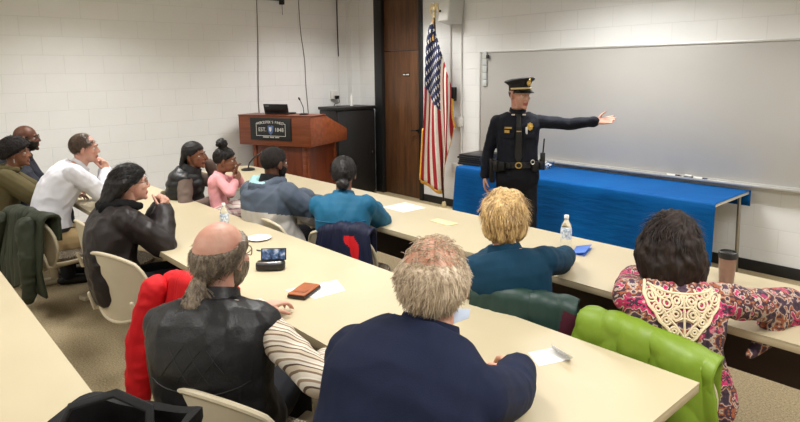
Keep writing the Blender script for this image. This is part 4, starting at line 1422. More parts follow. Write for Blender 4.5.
# ---------- man with the ponytail
def pony():
    pv, hd = (5.57, -4.94, .54), 38
    f = lambda p: loc(pv, hd, p)
    H = human('balding man with grey ponytail, black leather vest and striped shirt', pv, (5.50, -4.885, 1.15), hd, S_light, head_yaw=22, pitch=-2,
              hw=.18, bw=1.14, hunch=.06, rh=f((5.74, -4.60, .73)), lh=f((5.25, -4.60, .79)), rpole=(1, -.5, -.6), lpole=(-.6, 0, -.8), lip=L_rose, hsc=1.07, rcurl=.5)
    def stripes():
        t = NT('striped shirt cotton'); v = t.coord('Object')
        sp = t.new('ShaderNodeSeparateXYZ'); t.lk(v, sp.inputs[0])
        w = t.noise(v, 6, 2)
        k = t.math('ADD', t.math('ADD', t.math('MULTIPLY', sp.outputs[1], .85), t.math('MULTIPLY', sp.outputs[2], .45)), t.math('MULTIPLY', w, .03))
        k = t.math('FRACT', t.math('MULTIPLY', k, 22.0))
        t.base(t.ramp(k, [(0, C(205, 196, 180)), (.22, C(120, 98, 80)), (.34, C(196, 182, 160)), (.55, C(92, 72, 60)), (.63, C(214, 206, 192)), (.8, C(150, 128, 106)), (.92, C(222, 216, 204))], 'CONSTANT'), .8)
        t.bump(t.noise(v, 300, 2), .15, .002)
        return t.m
    st = stripes()
    top(H, 'striped_shirt', st, .010, -.1, .97, cuff=.02, amp=.007, freq=9, seed=21, r0=.062, r1=.058, r2=.044)
    lt = leather('black vest leather', C(22, 22, 24), .34)
    def ex(s):
        for S in (H.shR, H.shL):
            s.ell(S + (H.N - S) * .16 - H.up * .01, (.066, .072, .072))
    v = top(H, 'leather_vest', lt, .030, -.16, .965, which=(), amp=.008, freq=7, seed=31, extra=ex, trap=True)
    # quilted seams across the back
    bv = BVHTree.FromPolygons([q.co for q in v.data.vertices], [list(p.vertices) for p in v.data.polygons])
    def seam(pts2, r=.003):
        out = []
        for (x, z) in pts2:
            h = bv.ray_cast(Vector((x, -.9, z)), Vector((0, 1, 0)))
            if not h[0] or (out and (h[0] - out[-1]).length > .05): continue
            out.append(h[0] + h[1] * .0005)
        if len(out) > 4: Sh().tube(out, r, 6).build('seam', lt, v, True)
    zc = H.N.z
    seam([(-.17 + .34 * k / 30, zc - .21 - .03 * math.sin(PI * k / 30)) for k in range(31)])
    for a in (-1, 1):
        for o in (-.10, -.03, .04):
            seam([(a * (o + .09 * k / 14), zc - .08 - .12 * k / 14) for k in range(1, 15)], .0016)
    collar(H, 'vest_collar', lt, .068, .040, .008, .004)
    for s_, S in ((1, H.shR), (-1, H.shL)):
        pass
    pants(H, 'trousers', M_denim); shoes(H, M_blackshoe)
    def th(d):
        b = hairline(d, .30, -.2, -.66)
        bald = sstep((d.z - .42 - .30 * d.y + .05 * abs(d.x)) / .22)
        return -.014 + b * (.027 - .027 * bald)
    tail0 = H.HP(0, -.105, -.055)
    def ex(s):
        up = Vector((0, 0, 1))
        s.tube([H.HP(0, -.085, -.03), tail0], [.040, .018], 10)
    hair(H, H_grey, th, ex, .003, 50, .005, 2, 2600, .05, lambda d: Vector((0, -1.0, -.55 + .0 * d.z)) - d * .2, .0017, .05, seed=8, mask=.002, jitter=.2, ymax=.35)
    s = Sh().tube([tail0, tail0 + Vector((0, -.025, -.02)), tail0 + Vector((0, -.05, -.075)), tail0 + Vector((.0, -.05, -.135)), tail0 + Vector((0, -.04, -.17))], [.020, .030, .044, .036, .014], 12)
    pt = blob('ponytail', s, H_grey, H.body, .006, 2, wrinkle(.007, 40, (1, 1, .4), 4))
    rnd = random.Random(9); g = Sh()
    for k in range(520):
        a = rnd.random() * 6.28; p = tail0 + Vector((.024 * math.cos(a), -.028 + .024 * math.sin(a), -.02))
        pts = [p]
        q = p
        for i in range(4):
            w_ = .5 + i
            q = q + Vector((math.cos(a) * .010 + rnd.gauss(0, .008), math.sin(a) * .008 - .004 + rnd.gauss(0, .008), -.034 * (.7 + .6 * rnd.random())))
            pts.append(q)
        g.tube(pts, [.0011, .0011, .001, .0008, .0004], 3, False)
    o = g.build('frizz', H_grey, pt, True); o['kind'] = 'stuff'
    Sh().tube([tail0 + Vector((.019 * math.cos(a), .0, .019 * math.sin(a))) for a in [2 * PI * k / 14 for k in range(15)]], .006, 6, False).build('hair_tie', M_black, H.body, True)
    beard(H, H_grey, .003, .010)
    spectacles(H, M_wire); brows(H, H_grey)
    return H
pony()

# ---------- blond woman
def blond():
    pv, hd = (5.84, -3.54, .53), 40
    f = lambda p: loc(pv, hd, p)
    H = human('woman with layered blond hair and dark teal sweater, seen from behind', pv, (5.77, -3.575, 1.105), hd, S_pale, head_yaw=30, pitch=-2,
              hw=.168, bw=1.06, hunch=.05, sc=.96, hsc=.97, rh=f((5.74, -2.98, .79)), lh=f((5.4, -3.12, .79)), rpole=(1, .0, -.7), lpole=(-.8, 0, -.8), lip=L_rose)
    m = fabric('dark teal knit', C(14, 52, 74), .85, 220, .1, .3)
    top(H, 'sweater', m, .018, -.15, .98, amp=.006, freq=7, seed=41, r0=.066, r1=.058, r2=.048)
    collar(H, 'collar', m, .064, .024, .007)
    pants(H, 'trousers', M_denim); shoes(H, M_blackshoe)
    def th(d):
        k = hairline(d, .45, -.34, -.86, .16)
        return -.014 + k * (.05 + .008 * d.z - .014 * max(0, d.y) + .006 * math.sin(9 * d.x + 4 * d.z))
    def ex(s):
        for k in range(9):
            a = -1.9 + 3.8 * k / 8
            d = Vector((math.sin(a), -math.cos(a), -.35)).normalized()
            p = d * (skull(d) + .022)
            q = p + Vector((math.sin(a) * -.012, .014 * math.cos(a), -.065))
            s.tube([H.HP(*p), H.HP(*((p + q) * .5 + d * .008)), H.HP(*q)], [.026, .022, .009], 8)
    hair(H, H_blond, th, ex, .006, 34, .006, 2, 2600, .055, lambda d: d * .15 + Vector((.25 * math.sin(5 * d.z), -.25, -1)), .0024, .04, seed=12, mask=.01, jitter=.16)
    return H
blond()

# ---------- woman in the patterned blouse
def patt():
    pv, hd = (6.54, -3.46, .53), 35
    f = lambda p: loc(pv, hd, p)
    H = human('woman with dark wavy hair and a colourful patterned blouse with lace back', pv, (6.495, -3.425, 1.108), hd, S_light, head_yaw=45,
              hw=.168, bw=1.05, hunch=.05, sc=.95, hsc=.95, rh=f((6.80, -2.90, .80)), lh=f((6.15, -3.0, .79)), rpole=(.9, -.2, -.5), lpole=(-.7, 0, -.8), lip=L_rose)
    def ikat():
        t = NT('patterned blouse print'); tc = t.new('ShaderNodeTexCoord'); sp = t.new('ShaderNodeSeparateXYZ')
        t.lk(tc.outputs['Object'], sp.inputs[0])
        X = t.math('PINGPONG', sp.outputs[0], .085)
        Z = t.math('PINGPONG', t.math('ADD', sp.outputs[2], t.math('MULTIPLY', sp.outputs[1], .6)), .14)
        cb = t.new('ShaderNodeCombineXYZ'); t.lk(X, cb.inputs[0]); t.lk(t.math('MULTIPLY', sp.outputs[1], .25), cb.inputs[1]); t.lk(Z, cb.inputs[2])
        n1 = t.noise(cb.outputs[0], 14, 2, .5); n2 = t.noise(cb.outputs[0], 55, 2, .5)
        k = t.math('ADD', t.math('MULTIPLY', n1, .85), t.math('MULTIPLY', n2, .15))
        col = t.ramp(k, [(.0, C(40, 26, 40)), (.37, C(70, 44, 62)), (.42, C(176, 160, 146)), (.455, C(150, 84, 50)), (.49, C(62, 36, 52)), (.535, C(184, 168, 152)), (.56, C(186, 40, 96)), (.62, C(52, 32, 48)), (.66, C(196, 96, 120)), (.72, C(66, 60, 80))], 'CONSTANT')
        mg = t.noise(t.coord('Object', (1, 1, 1), (.3, .1, .2)), 7, 2)
        c2 = t.mix(t.math('MULTIPLY', t.math('GREATER_THAN', mg, .60), .55), col, C(190, 36, 96))
        sp2 = t.noise(cb.outputs[0], 240, 2)
        t.base(t.mix(t.math('MULTIPLY', t.math('GREATER_THAN', sp2, .60), .5), c2, C(44, 34, 60)), .8)
        return t.m
    m = ikat()
    def ex(s):
        # wide right sleeve opening hanging under the forearm
        a, b = H.elR, H.wrR
        s.tube([a + Vector((0, 0, -.01)), a * .5 + b * .5 + Vector((0, 0, -.035)), b + Vector((0, -.01, -.05))], [.060, .075, .085], 12, True, .9)
        s.tube([a * .6 + b * .4 + Vector((-.0, -.02, -.04)), a * .6 + b * .4 + Vector((-.05, -.05, -.15)), a * .7 + b * .3 + Vector((-.09, -.07, -.20))], [.06, .035, .016], 10)
    bl = top(H, 'blouse', m, .016, -.3, .975, amp=.006, freq=8, seed=51, extra=ex, flare=.14, r0=.066, r1=.062, r2=.06)
    # lace yoke laid over the back
    bv = BVHTree.FromPolygons([q.co for q in bl.data.vertices], [list(p.vertices) for p in bl.data.polygons])
    zc = H.N.z
    def onback(x, z):
        h = bv.ray_cast(Vector((x, -.9, z)), Vector((0, 1, 0)))
        return (h[0] + h[1] * .003) if h[0] else None
    lm = mat('cream lace', C(214, 198, 166), .8, .08, 90, bump=.3)
    s = Sh()
    def curve(pts, r=.0045):
        o = [onback(x, zc + z) for x, z in pts]
        o = [p for p in o if p]
        if len(o) > 2: s.tube(o, r, 6)
    def arc(cx, cz, r, a0, a1, n=14): return [(cx + r * math.cos(a0 + (a1 - a0) * k / n), cz + r * math.sin(a0 + (a1 - a0) * k / n)) for k in range(n + 1)]
    for sx in (1, -1):
        edge = [(.125, .0), (.135, -.03), (.12, -.065), (.10, -.085), (.085, -.115), (.06, -.135), (.04, -.165), (.018, -.185), (0, -.215)]
        curve([(sx * x, z) for x, z in edge], .0065)
        inner = [(.10, -.005), (.108, -.03), (.092, -.055), (.07, -.075), (.055, -.10), (.03, -.125), (.012, -.15), (0, -.17)]
        curve([(sx * x, z) for x, z in inner])
        for cx, cz, r in ((.112, -.035, .018), (.09, -.072, .018), (.062, -.108, .017), (.035, -.145, .015), (.012, -.178, .012), (.06, -.05, .022), (.03, -.085, .020), (.025, -.04, .018), (.08, -.02, .016)):
            curve(arc(sx * cx, cz, r, 0, 2 * PI), .004)
            curve(arc(sx * cx, cz, r * .45, 0, 2 * PI), .0042)
        curve([(sx * .005, -.02), (sx * .03, -.06), (sx * .045, -.09), (sx * .03, -.11), (sx * .008, -.10)])
        curve([(sx * .11, -.01), (sx * .07, -.04), (sx * .05, -.03), (sx * .04, -.005)])
        curve([(sx * .0, -.06), (sx * .02, -.06), (sx * .04, -.07), (sx * .07, -.09)])
    curve([(-.13 + .26 * k / 20, .0 - .018 * math.sin(PI * k / 20)) for k in range(21)], .006)
    curve([(0, -.02), (0, -.06), (0, -.1), (0, -.15), (0, -.2)], .0045)
    lo = s.build('lace_yoke', lm, bl, True)
    pants(H, 'trousers', M_denim); shoes(H, M_blackshoe)
    def th(d):
        k = hairline(d, .40, -.55, -.95, .18)
        return -.014 + k * (.042 + .012 * math.sin(7 * d.x + 3 * d.z) * (1 - max(0, d.z)))
    def ex(s):
        rnd = random.Random(2)
        for k in range(22):
            a = -2.2 + 4.4 * k / 21
            d = Vector((math.sin(a), -math.cos(a), -.1 + .3 * rnd.random())).normalized()
            p = d * (skull(d) + .012)
            q = p + Vector((math.sin(a) * (.02 + .015 * rnd.random()), -.02 * math.cos(a), -.12 - .04 * rnd.random() - .03 * math.cos(a)))
            s.tube([H.HP(*p), H.HP(*((p + q) * .5 + d * .016)), H.HP(*q)], [.034, .030, .010], 8)
    hair(H, H_dkbrown, th, ex, .010, 26, .007, 2, 1800, .07, lambda d: Vector((.5 * math.sin(6 * d.z + 3 * d.x), -.2, -1)), .0022, .02, seed=15, mask=.01, jitter=.12)
    return H
patt()

# ---------- woman in teal blouse
def teal():
    pv, hd = (4.30, -3.46, .53), 44
    f = lambda p: loc(pv, hd, p)
    H = human('woman in teal blouse with her dark hair in a low bun', pv, (4.225, -3.385, 1.12), hd, S_brown, head_yaw=50,
              hw=.165, bw=1.03, hunch=.04, sc=.96, hsc=.96, rh=f((4.10, -3.02, .80)), lh=f((3.75, -3.22, .80)), rpole=(.6, 0, -.8), lpole=(-.7, -.1, -.8), rd=(-.2, 1, .2), rcurl=.5)
    m = fabric('teal satin blouse', C(14, 84, 116), .68, 200, .12, .1, spec=.3)
    b = top(H, 'blouse', m, .020, -.16, .98, amp=.009, freq=8, seed=61, r0=.068, r1=.060, r2=.05, stretch=(1, 1, .7))
    collar(H, 'collar', m, .062, .020, .006)
    bv = BVHTree.FromPolygons([q.co for q in b.data.vertices], [list(p.vertices) for p in b.data.polygons])
    pts = []
    for k in range(21):
        h = bv.ray_cast(Vector((-.17 + .34 * k / 20, -.9, H.N.z - .15)), Vector((0, 1, 0)))
        if h[0]: pts.append(h[0] + h[1] * .001)
    Sh().tube(pts, .004, 6).build('yoke_seam', m, b, True)
    pants(H, 'trousers', M_denim); shoes(H, M_blackshoe)
    th = lambda d: -.014 + .030 * hairline(d, .55, -.08, -.5)
    def ex(s):
        s.ell(H.HP(0, -.125, -.055), (.046, .038, .040)); s.ell(H.HP(.01, -.14, -.06), (.034, .03, .034))
    hair(H, H_black, th, ex, .003, 50, .006, 2, 900, .05, lambda d: Vector((0, -1, -.35)), .0018, .05, seed=17, mask=.004)
    return H
teal()

# ---------- man in the grey hooded jacket
def grey():
    pv, hd = (3.60, -3.58, .53), 15
    f = lambda p: loc(pv, hd, p)
    H = human('man with short hair and beard in a grey hooded colour-block jacket', pv, (3.56, -3.53, 1.14), hd, S_dark, head_yaw=4, pitch=-4,
              hw=.172, bw=1.08, hunch=.05, rh=f((3.70, -3.12, .80)), lh=f((3.4, -3.14, .80)), rpole=(.5, -.2, -1), lpole=(-.5, 0, -1), lip=L_dark)
    g1 = fabric('slate jacket nylon', C(74, 84, 98), .6, 120, .1, .2); g2 = fabric('pale grey jacket panel', C(176, 172, 166), .6, 120); g3 = fabric('mint hood lining', C(150, 190, 190), .8)
    zc = H.N.z
    top(H, 'jacket', [g1, g2], .030, -.18, .96, amp=.010, freq=7, seed=71, flare=.06, r0=.074, r1=.068, r2=.052, select=lambda c: 1 if c.z + .25 * c.y + .18 * c.x * 0 < zc - .23 else 0)
    # hood lying on the shoulders
    s = Sh(); c = H.N
    s.tube([c + Vector((.10, .03, .015)), c + Vector((.105, -.05, .012)), c + Vector((.05, -.115, -.02)), c + Vector((-.05, -.115, -.02)), c + Vector((-.105, -.05, .012)), c + Vector((-.10, .03, .015))], [.030, .042, .048, .048, .042, .030], 12)
    s.ell(c + Vector((0, -.12, -.06)), (.115, .05, .075))
    blob('hood', s, [g1, g3], H.body, .008, 3, wrinkle(.007, 12, (1, 1, 1), 3), lambda q: 1 if (q.z > c.z + .015 and q.x < .04) else 0)
    collar(H, 'black_collar', fabric('black fleece', C(17, 17, 19)), .068, .052, .010)
    pants(H, 'trousers', M_denim); shoes(H, M_blackshoe)
    hair(H, H_crop, lambda d: -.014 + .021 * hairline(d, .62, .0, -.5, .08), None, .002, 120, .005, 1, 700, .006, None, .0014, .6, seed=2, mask=.002, jitter=.8)
    beard(H, H_crop, .0015, .005); brows(H, H_black)
    return H
grey()

# ---------- woman in the black puffer vest, child in pink
def vestw():
    pv, hd = (2.36, -3.70, .53), -30
    f = lambda p: loc(pv, hd, p)
    H = human('woman in black padded vest over taupe sleeves, hand behind her neck', pv, (2.37, -3.645, 1.10), hd, S_brown, head_yaw=-58, roll=6,
              hw=.165, bw=1.08, hunch=.05, sc=.96, hsc=.98, lh=f((2.34, -3.52, 1.03)), rh=f((2.62, -3.62, .72)), rpole=(.6, -.6, -.6), lpole=(-.1, 1, -.6), ld=(.0, -.6, .8), ln=(-.9, .4, .2), lcurl=.5, rn=(0, .2, 1), lip=L_dark)
    tp = fabric('taupe jersey', C(104, 90, 82), .85)
    top(H, 'jersey', tp, .012, -.12, .975, amp=.005, seed=81, r0=.066, r1=.056, r2=.042)
    bk = fabric('black padded nylon', C(16, 17, 19), .45, 60, .2, .2, spec=.4)
    def puff(p, n): return .010 * abs(math.sin(p.z * 42)) + .004 * noise.noise(p * 14)
    s = Sh(); H.torso(s, -.16, .985, .030)
    for S in (H.shR, H.shL): s.ell(S + (H.N - S) * .2 - H.up * .01, (.066, .07, .07))
    sleeves(H, s, .02, ())
    blob('padded_vest', s, bk, H.body, .009, 3, puff)
    collar(H, 'vest_collar', bk, .070, .050, .010)
    pants(H, 'trousers', M_denim); shoes(H, M_blackshoe)
    def ex(s):
        rnd = random.Random(6)
        for k in range(9):
            a = -.9 + 1.8 * k / 8
            d = Vector((math.sin(a), -math.cos(a), .05)).normalized(); p = d * (skull(d) + .004)
            q = p + Vector((.01 * math.sin(a), -.02, -.16))
            s.tube([H.HP(*p), H.HP(*((p + q) * .5 + Vector((0, -.02, 0)))), H.HP(*q)], [.013, .013, .008], 8)
    hair(H, H_black, lambda d: -.014 + .024 * hairline(d, .60, -.05, -.6), ex, .004, 60, .006, 2, 500, .05, lambda d: Vector((0, -1, -.3)), .0018, .03, seed=3, mask=.005)
    brows(H, H_black)
    return H
vestw()

def girl():
    pv, hd = (2.70, -3.58, .66), -28
    f = lambda p: loc(pv, hd, p)
    H = human('little girl in pink sweater sitting on a lap, hand to her mouth', pv, (2.70, -3.515, 1.075), hd, S_brown, head_yaw=-36, pitch=-6,
              hw=.115, bw=.72, hunch=.03, sc=.66, hsc=.88, rh=f((2.80, -3.48, .90)), lh=f((2.745, -3.452, .955)), rpole=(.8, .3, -.6), lpole=(-.6, .4, -.6), ld=(.1, .3, 1), rd=(-.6, .5, .7), rn=(.5, .5, .3), knee=(.10, .36), feet=((.07, .26), (-.07, .26)), lip=L_dark, shdrop=.06)
    m = fabric('pink sweater wool', C(226, 160, 164), .9, 160, .06, .4)
    top(H, 'sweater', m, .016, -.05, .97, amp=.005, freq=12, seed=91, vox=.007)
    collar(H, 'collar', m, .048, .014, .005)
    def plaid():
        t = NT('pale plaid skirt'); v = t.coord('Object'); sp = t.new('ShaderNodeSeparateXYZ'); t.lk(v, sp.inputs[0])
        a = t.math('GREATER_THAN', t.math('FRACT', t.math('MULTIPLY', sp.outputs[0], 22.0)), .7); b = t.math('GREATER_THAN', t.math('FRACT', t.math('MULTIPLY', sp.outputs[2], 22.0)), .7)
        t.base(t.ramp(t.math('MULTIPLY', t.math('ADD', a, b), .5), [(0, C(216, 206, 198)), (.5, C(188, 156, 152)), (1, C(120, 100, 104))]), .8)
        return t.m
    s = Sh(); H.torso(s, -.3, .08, .024, steps=5, flare=.1)
    for i in (0, 1): s.tube([H.hips[i], H.hips[i] * .4 + H.knees[i] * .6], [.075, .075], 10)
    blob('skirt', s, plaid(), H.body, .008, 3, wrinkle(.005, 14))
    s = Sh()
    for i in (0, 1):
        q = Sh().tube([H.hips[i], H.knees[i], H.ankles[i]], [.055, .045, .034], 10)
        blob('stocking', q, M_denim, H.body, .008, 2)
    def ex(s):
        rnd = random.Random(1)
        for k in range(26):
            d = Vector((rnd.gauss(0, 1), rnd.gauss(0, 1), rnd.gauss(0, 1))).normalized()
            s.ell(H.HP(*(Vector((0, -.045, .155)) + d * .034)), (.022, .022, .022), None, 8)
    hair(H, H_black, lambda d: -.014 + .026 * hairline(d, .55, -.02, -.5), ex, .004, 60, .005, 1, 500, .04, lambda d: Vector((0, -.3, 1)), .0016, .05, seed=4, mask=.004)
    brows(H, H_black)
    return H
girl()

# ---------- woman in leather jacket
def leathw():
    pv, hd = (3.68, -4.74, .53), -6
    f = lambda p: loc(pv, hd, p)
    H = human('woman with long black hair, glasses and black leather jacket, hands clasped', pv, (3.64, -4.60, 1.14), hd, S_light, head_yaw=-10,
              hw=.165, bw=1.05, hunch=.06, sc=.97, hsc=.97, rh=f((3.68, -4.43, .93)), lh=f((3.60, -4.41, .935)), rpole=(.5, .35, -1), lpole=(-.5, .35, -1), rd=(-.35, .25, .85), ld=(.35, .2, .85), rn=(.6, .6, .2), ln=(-.6, .6, .2), rcurl=.95, lcurl=.95, lip=L_rose)
    m = leather('dark brown leather jacket', C(32, 26, 26), .36)
    top(H, 'leather_jacket', m, .026, -.16, .955, amp=.011, freq=8, seed=101, r0=.070, r1=.064, r2=.050, cuff=.01)
    bk = fabric('black hoodie fleece', C(14, 14, 15), .95)
    s = Sh(); c = H.N
    s.tube([c + Vector((.085, .06, .0)), c + Vector((.10, -.04, .02)), c + Vector((.05, -.11, .0)), c + Vector((-.05, -.11, .0)), c + Vector((-.10, -.04, .02)), c + Vector((-.085, .06, .0))], [.030, .042, .05, .05, .042, .030], 12)
    s.ell(c + Vector((0, -.12, -.07)), (.11, .05, .09))
    blob('hood', s, bk, H.body, .008, 3, wrinkle(.007, 12, (1, 1, 1), 5))
    pants(H, 'trousers', M_denim); shoes(H, M_blackshoe)
    def ex(s):
        for k in range(9):
            a = -1.0 + 2.0 * k / 8
            d = Vector((math.sin(a) * .9, -math.cos(a), .1)).normalized(); p = d * (skull(d) + .012)
            q = Vector((.05 * math.sin(a), -.135, -.25 - .02 * math.cos(3 * a)))
            s.tube([H.HP(*p), H.HP(*((p + q) * .5 + Vector((0, -.035, .02)))), H.HP(*q)], [.032, .034, .014], 8)
        s.ell(H.HP(0, -.10, .035), (.055, .04, .05))
    hair(H, H_black, lambda d: -.014 + .030 * hairline(d, .60, -.06, -.7), ex, .004, 40, .006, 2, 1500, .07, lambda d: Vector((0, -1, -.35 - .6 * max(0, -d.y))), .0019, .05, seed=19, mask=.004)
    spectacles(H, M_glass); brows(H, H_black)
    return H
leathw()

# ---------- man in white shirt
def whitem():
    pv, hd = (2.14, -4.76, .53), -18
    f = lambda p: loc(pv, hd, p)
    H = human('man in white shirt and khaki trousers leaning on his elbows, hands at his chin', pv, (2.10, -4.46, 1.213), hd, S_light, head_yaw=-20, pitch=-2,
              hw=.175, bw=1.12, hunch=.09, rh=f((2.12, -4.31, 1.0)), lh=f((2.06, -4.30, 1.01)), rpole=(.6, .35, -1), lpole=(-.6, .35, -1), rd=(-.3, -.15, .9), ld=(.3, -.15, .9), rn=(.5, .7, .1), ln=(-.5, .7, .1), rcurl=.7, lcurl=.7, lip=L_rose)
    m = fabric('white cotton shirt', C(206, 206, 212), .75, 250, .04, .15)
    top(H, 'shirt', m, .018, -.02, .975, amp=.010, freq=8, seed=111, r0=.068, r1=.060, r2=.046)
    collar(H, 'collar', m, .064, .030, .005)
    kh = fabric('khaki twill', C(176, 152, 112), .85)
    pants(H, 'trousers', kh, .018, t1=.06)
    c1 = []
    def ringp(t, e):
        c, rt, fw, up = H.frame(t); w, dp = H.prof(t); w = w * H.bw + e; dp = dp * H.bw + e
        return [c + rt * w * math.copysign(abs(math.cos(a)) ** .85, math.cos(a)) + fw * dp * math.copysign(abs(math.sin(a)) ** .85, math.sin(a)) for a in [2 * PI * k / 36 for k in range(36)]]
    s = Sh(); n = 36
    q = ringp(.0, .018) + ringp(.055, .018) + ringp(.055, .027) + ringp(.0, .027)
    s.add(q, [(a * n + j, a * n + (j + 1) % n, ((a + 1) % 4) * n + (j + 1) % n, ((a + 1) % 4) * n + j) for a in range(4) for j in range(n)])
    s.build('belt', leather('dark belt', C(34, 26, 22)), H.body)
    shoes(H, M_blackshoe)
    def th(d):
        b = hairline(d, .72, .02, -.52, .1)
        return -.014 + b * (.024 - .016 * sstep((d.y - .0) / .5) * sstep((d.z - .5) / .3))
    hair(H, H_short, th, None, .002, 70, .005, 2, 1200, .022, lambda d: d - Vector((0, -.5, .8)), .0016, .15, seed=23, mask=.002)
    brows(H, H_short)
    return H
whitem()

# ---------- woman in olive jacket, bald man behind her
def olive():
    pv, hd = (1.58, -5.0, .53), -15
    f = lambda p: loc(pv, hd, p)
    H = human('woman with short black hair in an olive jacket at the far left', pv, (1.57, -4.86, 1.165), hd, S_brown, head_yaw=-22,
              hw=.165, bw=1.06, hunch=.06, sc=.96, hsc=.97, rh=f((1.85, -4.55, .79)), lh=f((1.6, -4.5, .79)), lip=L_dark)
    m = fabric('olive cotton jacket', C(82, 74, 48), .85)
    top(H, 'jacket', m, .026, -.16, .96, amp=.009, freq=7, seed=121, r0=.072, r1=.064, r2=.05)
    s = Sh(); c = H.N
    s.tube([c + Vector((.09, .05, .0)), c + Vector((.10, -.04, .01)), c + Vector((.05, -.10, -.01)), c + Vector((-.05, -.10, -.01)), c + Vector((-.10, -.04, .01)), c + Vector((-.09, .05, .0))], [.026, .038, .042, .042, .038, .026], 12)
    blob('hood', s, m, H.body, .008, 3, wrinkle(.006, 12, (1, 1, 1), 6))
    pants(H, 'trousers', M_denim); shoes(H, M_blackshoe)
    hair(H, H_crop, lambda d: -.014 + .050 * hairline(d, .55, -.05, -.5, .1), None, .006, 60, .006, 1, 900, .03, None, .0018, .5, seed=27, mask=.006, jitter=.8)
    brows(H, H_black)
    g = Sh().tube([H.HP(.085 * 1, -.004, -.045), H.HP(.087, -.004, -.075)], .004, 6); g.build('earring', M_steel, H.body, True)
    return H
olive()
def bald():
    pv, hd = (1.0, -4.85, .53), -20
    f = lambda p: loc(pv, hd, p)
    H = human('bald man with glasses sitting behind the woman in the olive jacket', pv, (1.05, -4.68, 1.24), hd, S_dark, head_yaw=-26,
              hw=.175, bw=1.1, hunch=.06, rh=f((1.3, -4.45, .79)), lh=f((1.05, -4.4, .79)), lip=L_dark)
    m = fabric('charcoal jacket', C(44, 46, 54), .8)
    top(H, 'jacket', m, .026, -.16, .965, amp=.008, freq=7, seed=131, r0=.072, r1=.064, r2=.05)
    collar(H, 'collar', m, .066, .03, .008)
    pants(H, 'trousers', M_denim); shoes(H, M_blackshoe)
    hair(H, H_crop, lambda d: -.014 + .017 * hairline(d, .3, .0, -.5, .1) * (1 - sstep((d.z - .2) / .2)), None, .001, 90, .005, 2)
    beard(H, H_black, .0015, .005)
    spectacles(H, M_wire); brows(H, H_black)
    return H
bald()

# ================================================================== chairs and coats in place
GC = 'classroom chairs'
def back_of(pv, hd, k=.0):
    return pv[0] + k * math.sin(math.radians(hd)), pv[1] - k * math.cos(math.radians(hd))
CH = [((6.43, -4.93), 26, 'beige chair under the man in the navy blazer'), ((5.65, -4.86), 22, 'beige chair under the man with the ponytail, at the lower edge'),
      ((5.89, -3.50), 21, 'beige chair of the blond woman, under a dark green coat'), ((6.49, -3.45), 3, 'beige chair of the woman in patterned blouse, under a lime coat'),
      ((4.30, -3.36), 20, 'beige chair of the woman in teal, half under a navy coat'), ((3.62, -3.50), 5, 'beige chair behind the man in the grey jacket'),
      ((2.36, -3.70), -30, 'beige chair behind the woman in black padded vest'), ((3.76, -4.62), 20, 'beige chair with rounded back behind the woman in leather jacket'),
      ((2.34, -4.75), 14, 'beige chair of the man in white shirt, hung with an olive coat'), ((1.58, -5.0), -15, 'beige chair of the woman in the olive jacket'),
      ((1.0, -4.85), -20, 'beige chair of the bald man with glasses'), ((4.74, -4.50), 14, 'beige chair hung with a red jacket, left of the man with the ponytail'), ((2.88, -4.49), 2, 'empty beige chair between the white shirt and the leather jacket')]
for (x, y), hd, lab in CH: seat_chair(x, y, hd, lab, GC)

M_olive = fabric('dark olive nylon', C(44, 48, 36), .6, 90, .15, .2)
drape('hung_coat', 2.34, -4.75, 14, 'dark olive coat hung over the chair of the man in white shirt', 'coat', M_olive, w=.29, top=.79, fdrop=.15, bdrop=.52, seed=3, amp=.035, thick=.03, ragged=.12, flare=.05, yb=-.255,
      sleeves_=(([(.2, -.33, .75), (.25, -.36, .5), (.22, -.36, .22)], [.065, .055, .045]), ([(-.22, -.32, .74), (-.27, -.36, .5), (-.25, -.35, .3)], [.06, .055, .045])))
M_redj = fabric('red jacket nylon', C(190, 26, 32), .65, 120, .1, .2)
drape('red_jacket', 4.74, -4.50, 14, 'red jacket hung on the chair left of the man with the ponytail', 'jacket', M_redj, w=.22, top=.81, fdrop=.12, bdrop=.50, seed=5, amp=.03, thick=.02, yb=-.225, ragged=.08, skew=-.1, flare=.16,
      sleeves_=(([(-.22, -.28, .76), (-.28, -.33, .5), (-.31, -.36, .2)], [.07, .08, .06]),))
M_dgreen = fabric('dark green nylon', C(26, 52, 46), .5, 90, .12, .2, spec=.4); M_maroon = fabric('maroon lining', C(70, 26, 38), .6)
drape('green_coat', 5.89, -3.50, 21, 'dark green coat with maroon lining on the chair of the blond woman', 'coat', M_dgreen, w=.235, top=.795, fdrop=.10, bdrop=.45, seed=7, amp=.010, thick=.022, yb=-.225, lining=M_maroon, n=110, panel=(M_maroon, lambda u, q: q > .0 and u > .80 - .6 * q))
M_lime = fabric('lime puffer nylon', C(108, 134, 32), .5, 90, .08, .12, spec=.4)
drape('lime_puffer_jacket', 6.49, -3.45, 3, 'lime green quilted puffer jacket on the chair of the woman in patterned blouse', 'jacket', M_lime, w=.258, top=.795, fdrop=.14, bdrop=.5, seed=9, amp=.018, thick=.03, yb=-.225, quilt=6, flare=.2, shiftu=.012, slope=.05, ragged=.06)
M_navyj = fabric('navy jacket nylon', C(22, 26, 48), .6, 90, .1, .2)
drape('navy_jacket', 4.30, -3.36, 20, 'navy jacket with a red panel on the chair of the woman in teal', 'jacket', M_navyj, w=.18, top=.79, fdrop=.12, bdrop=.5, seed=11, amp=.03, thick=.03, yb=-.225, shiftu=.07, flare=.2, ragged=.08, n=130, panel=(M_redj, lambda u, q: q > .02 and abs(u - .30 - 1.3 * q) < .15 + .03 * math.sin(30 * q)))
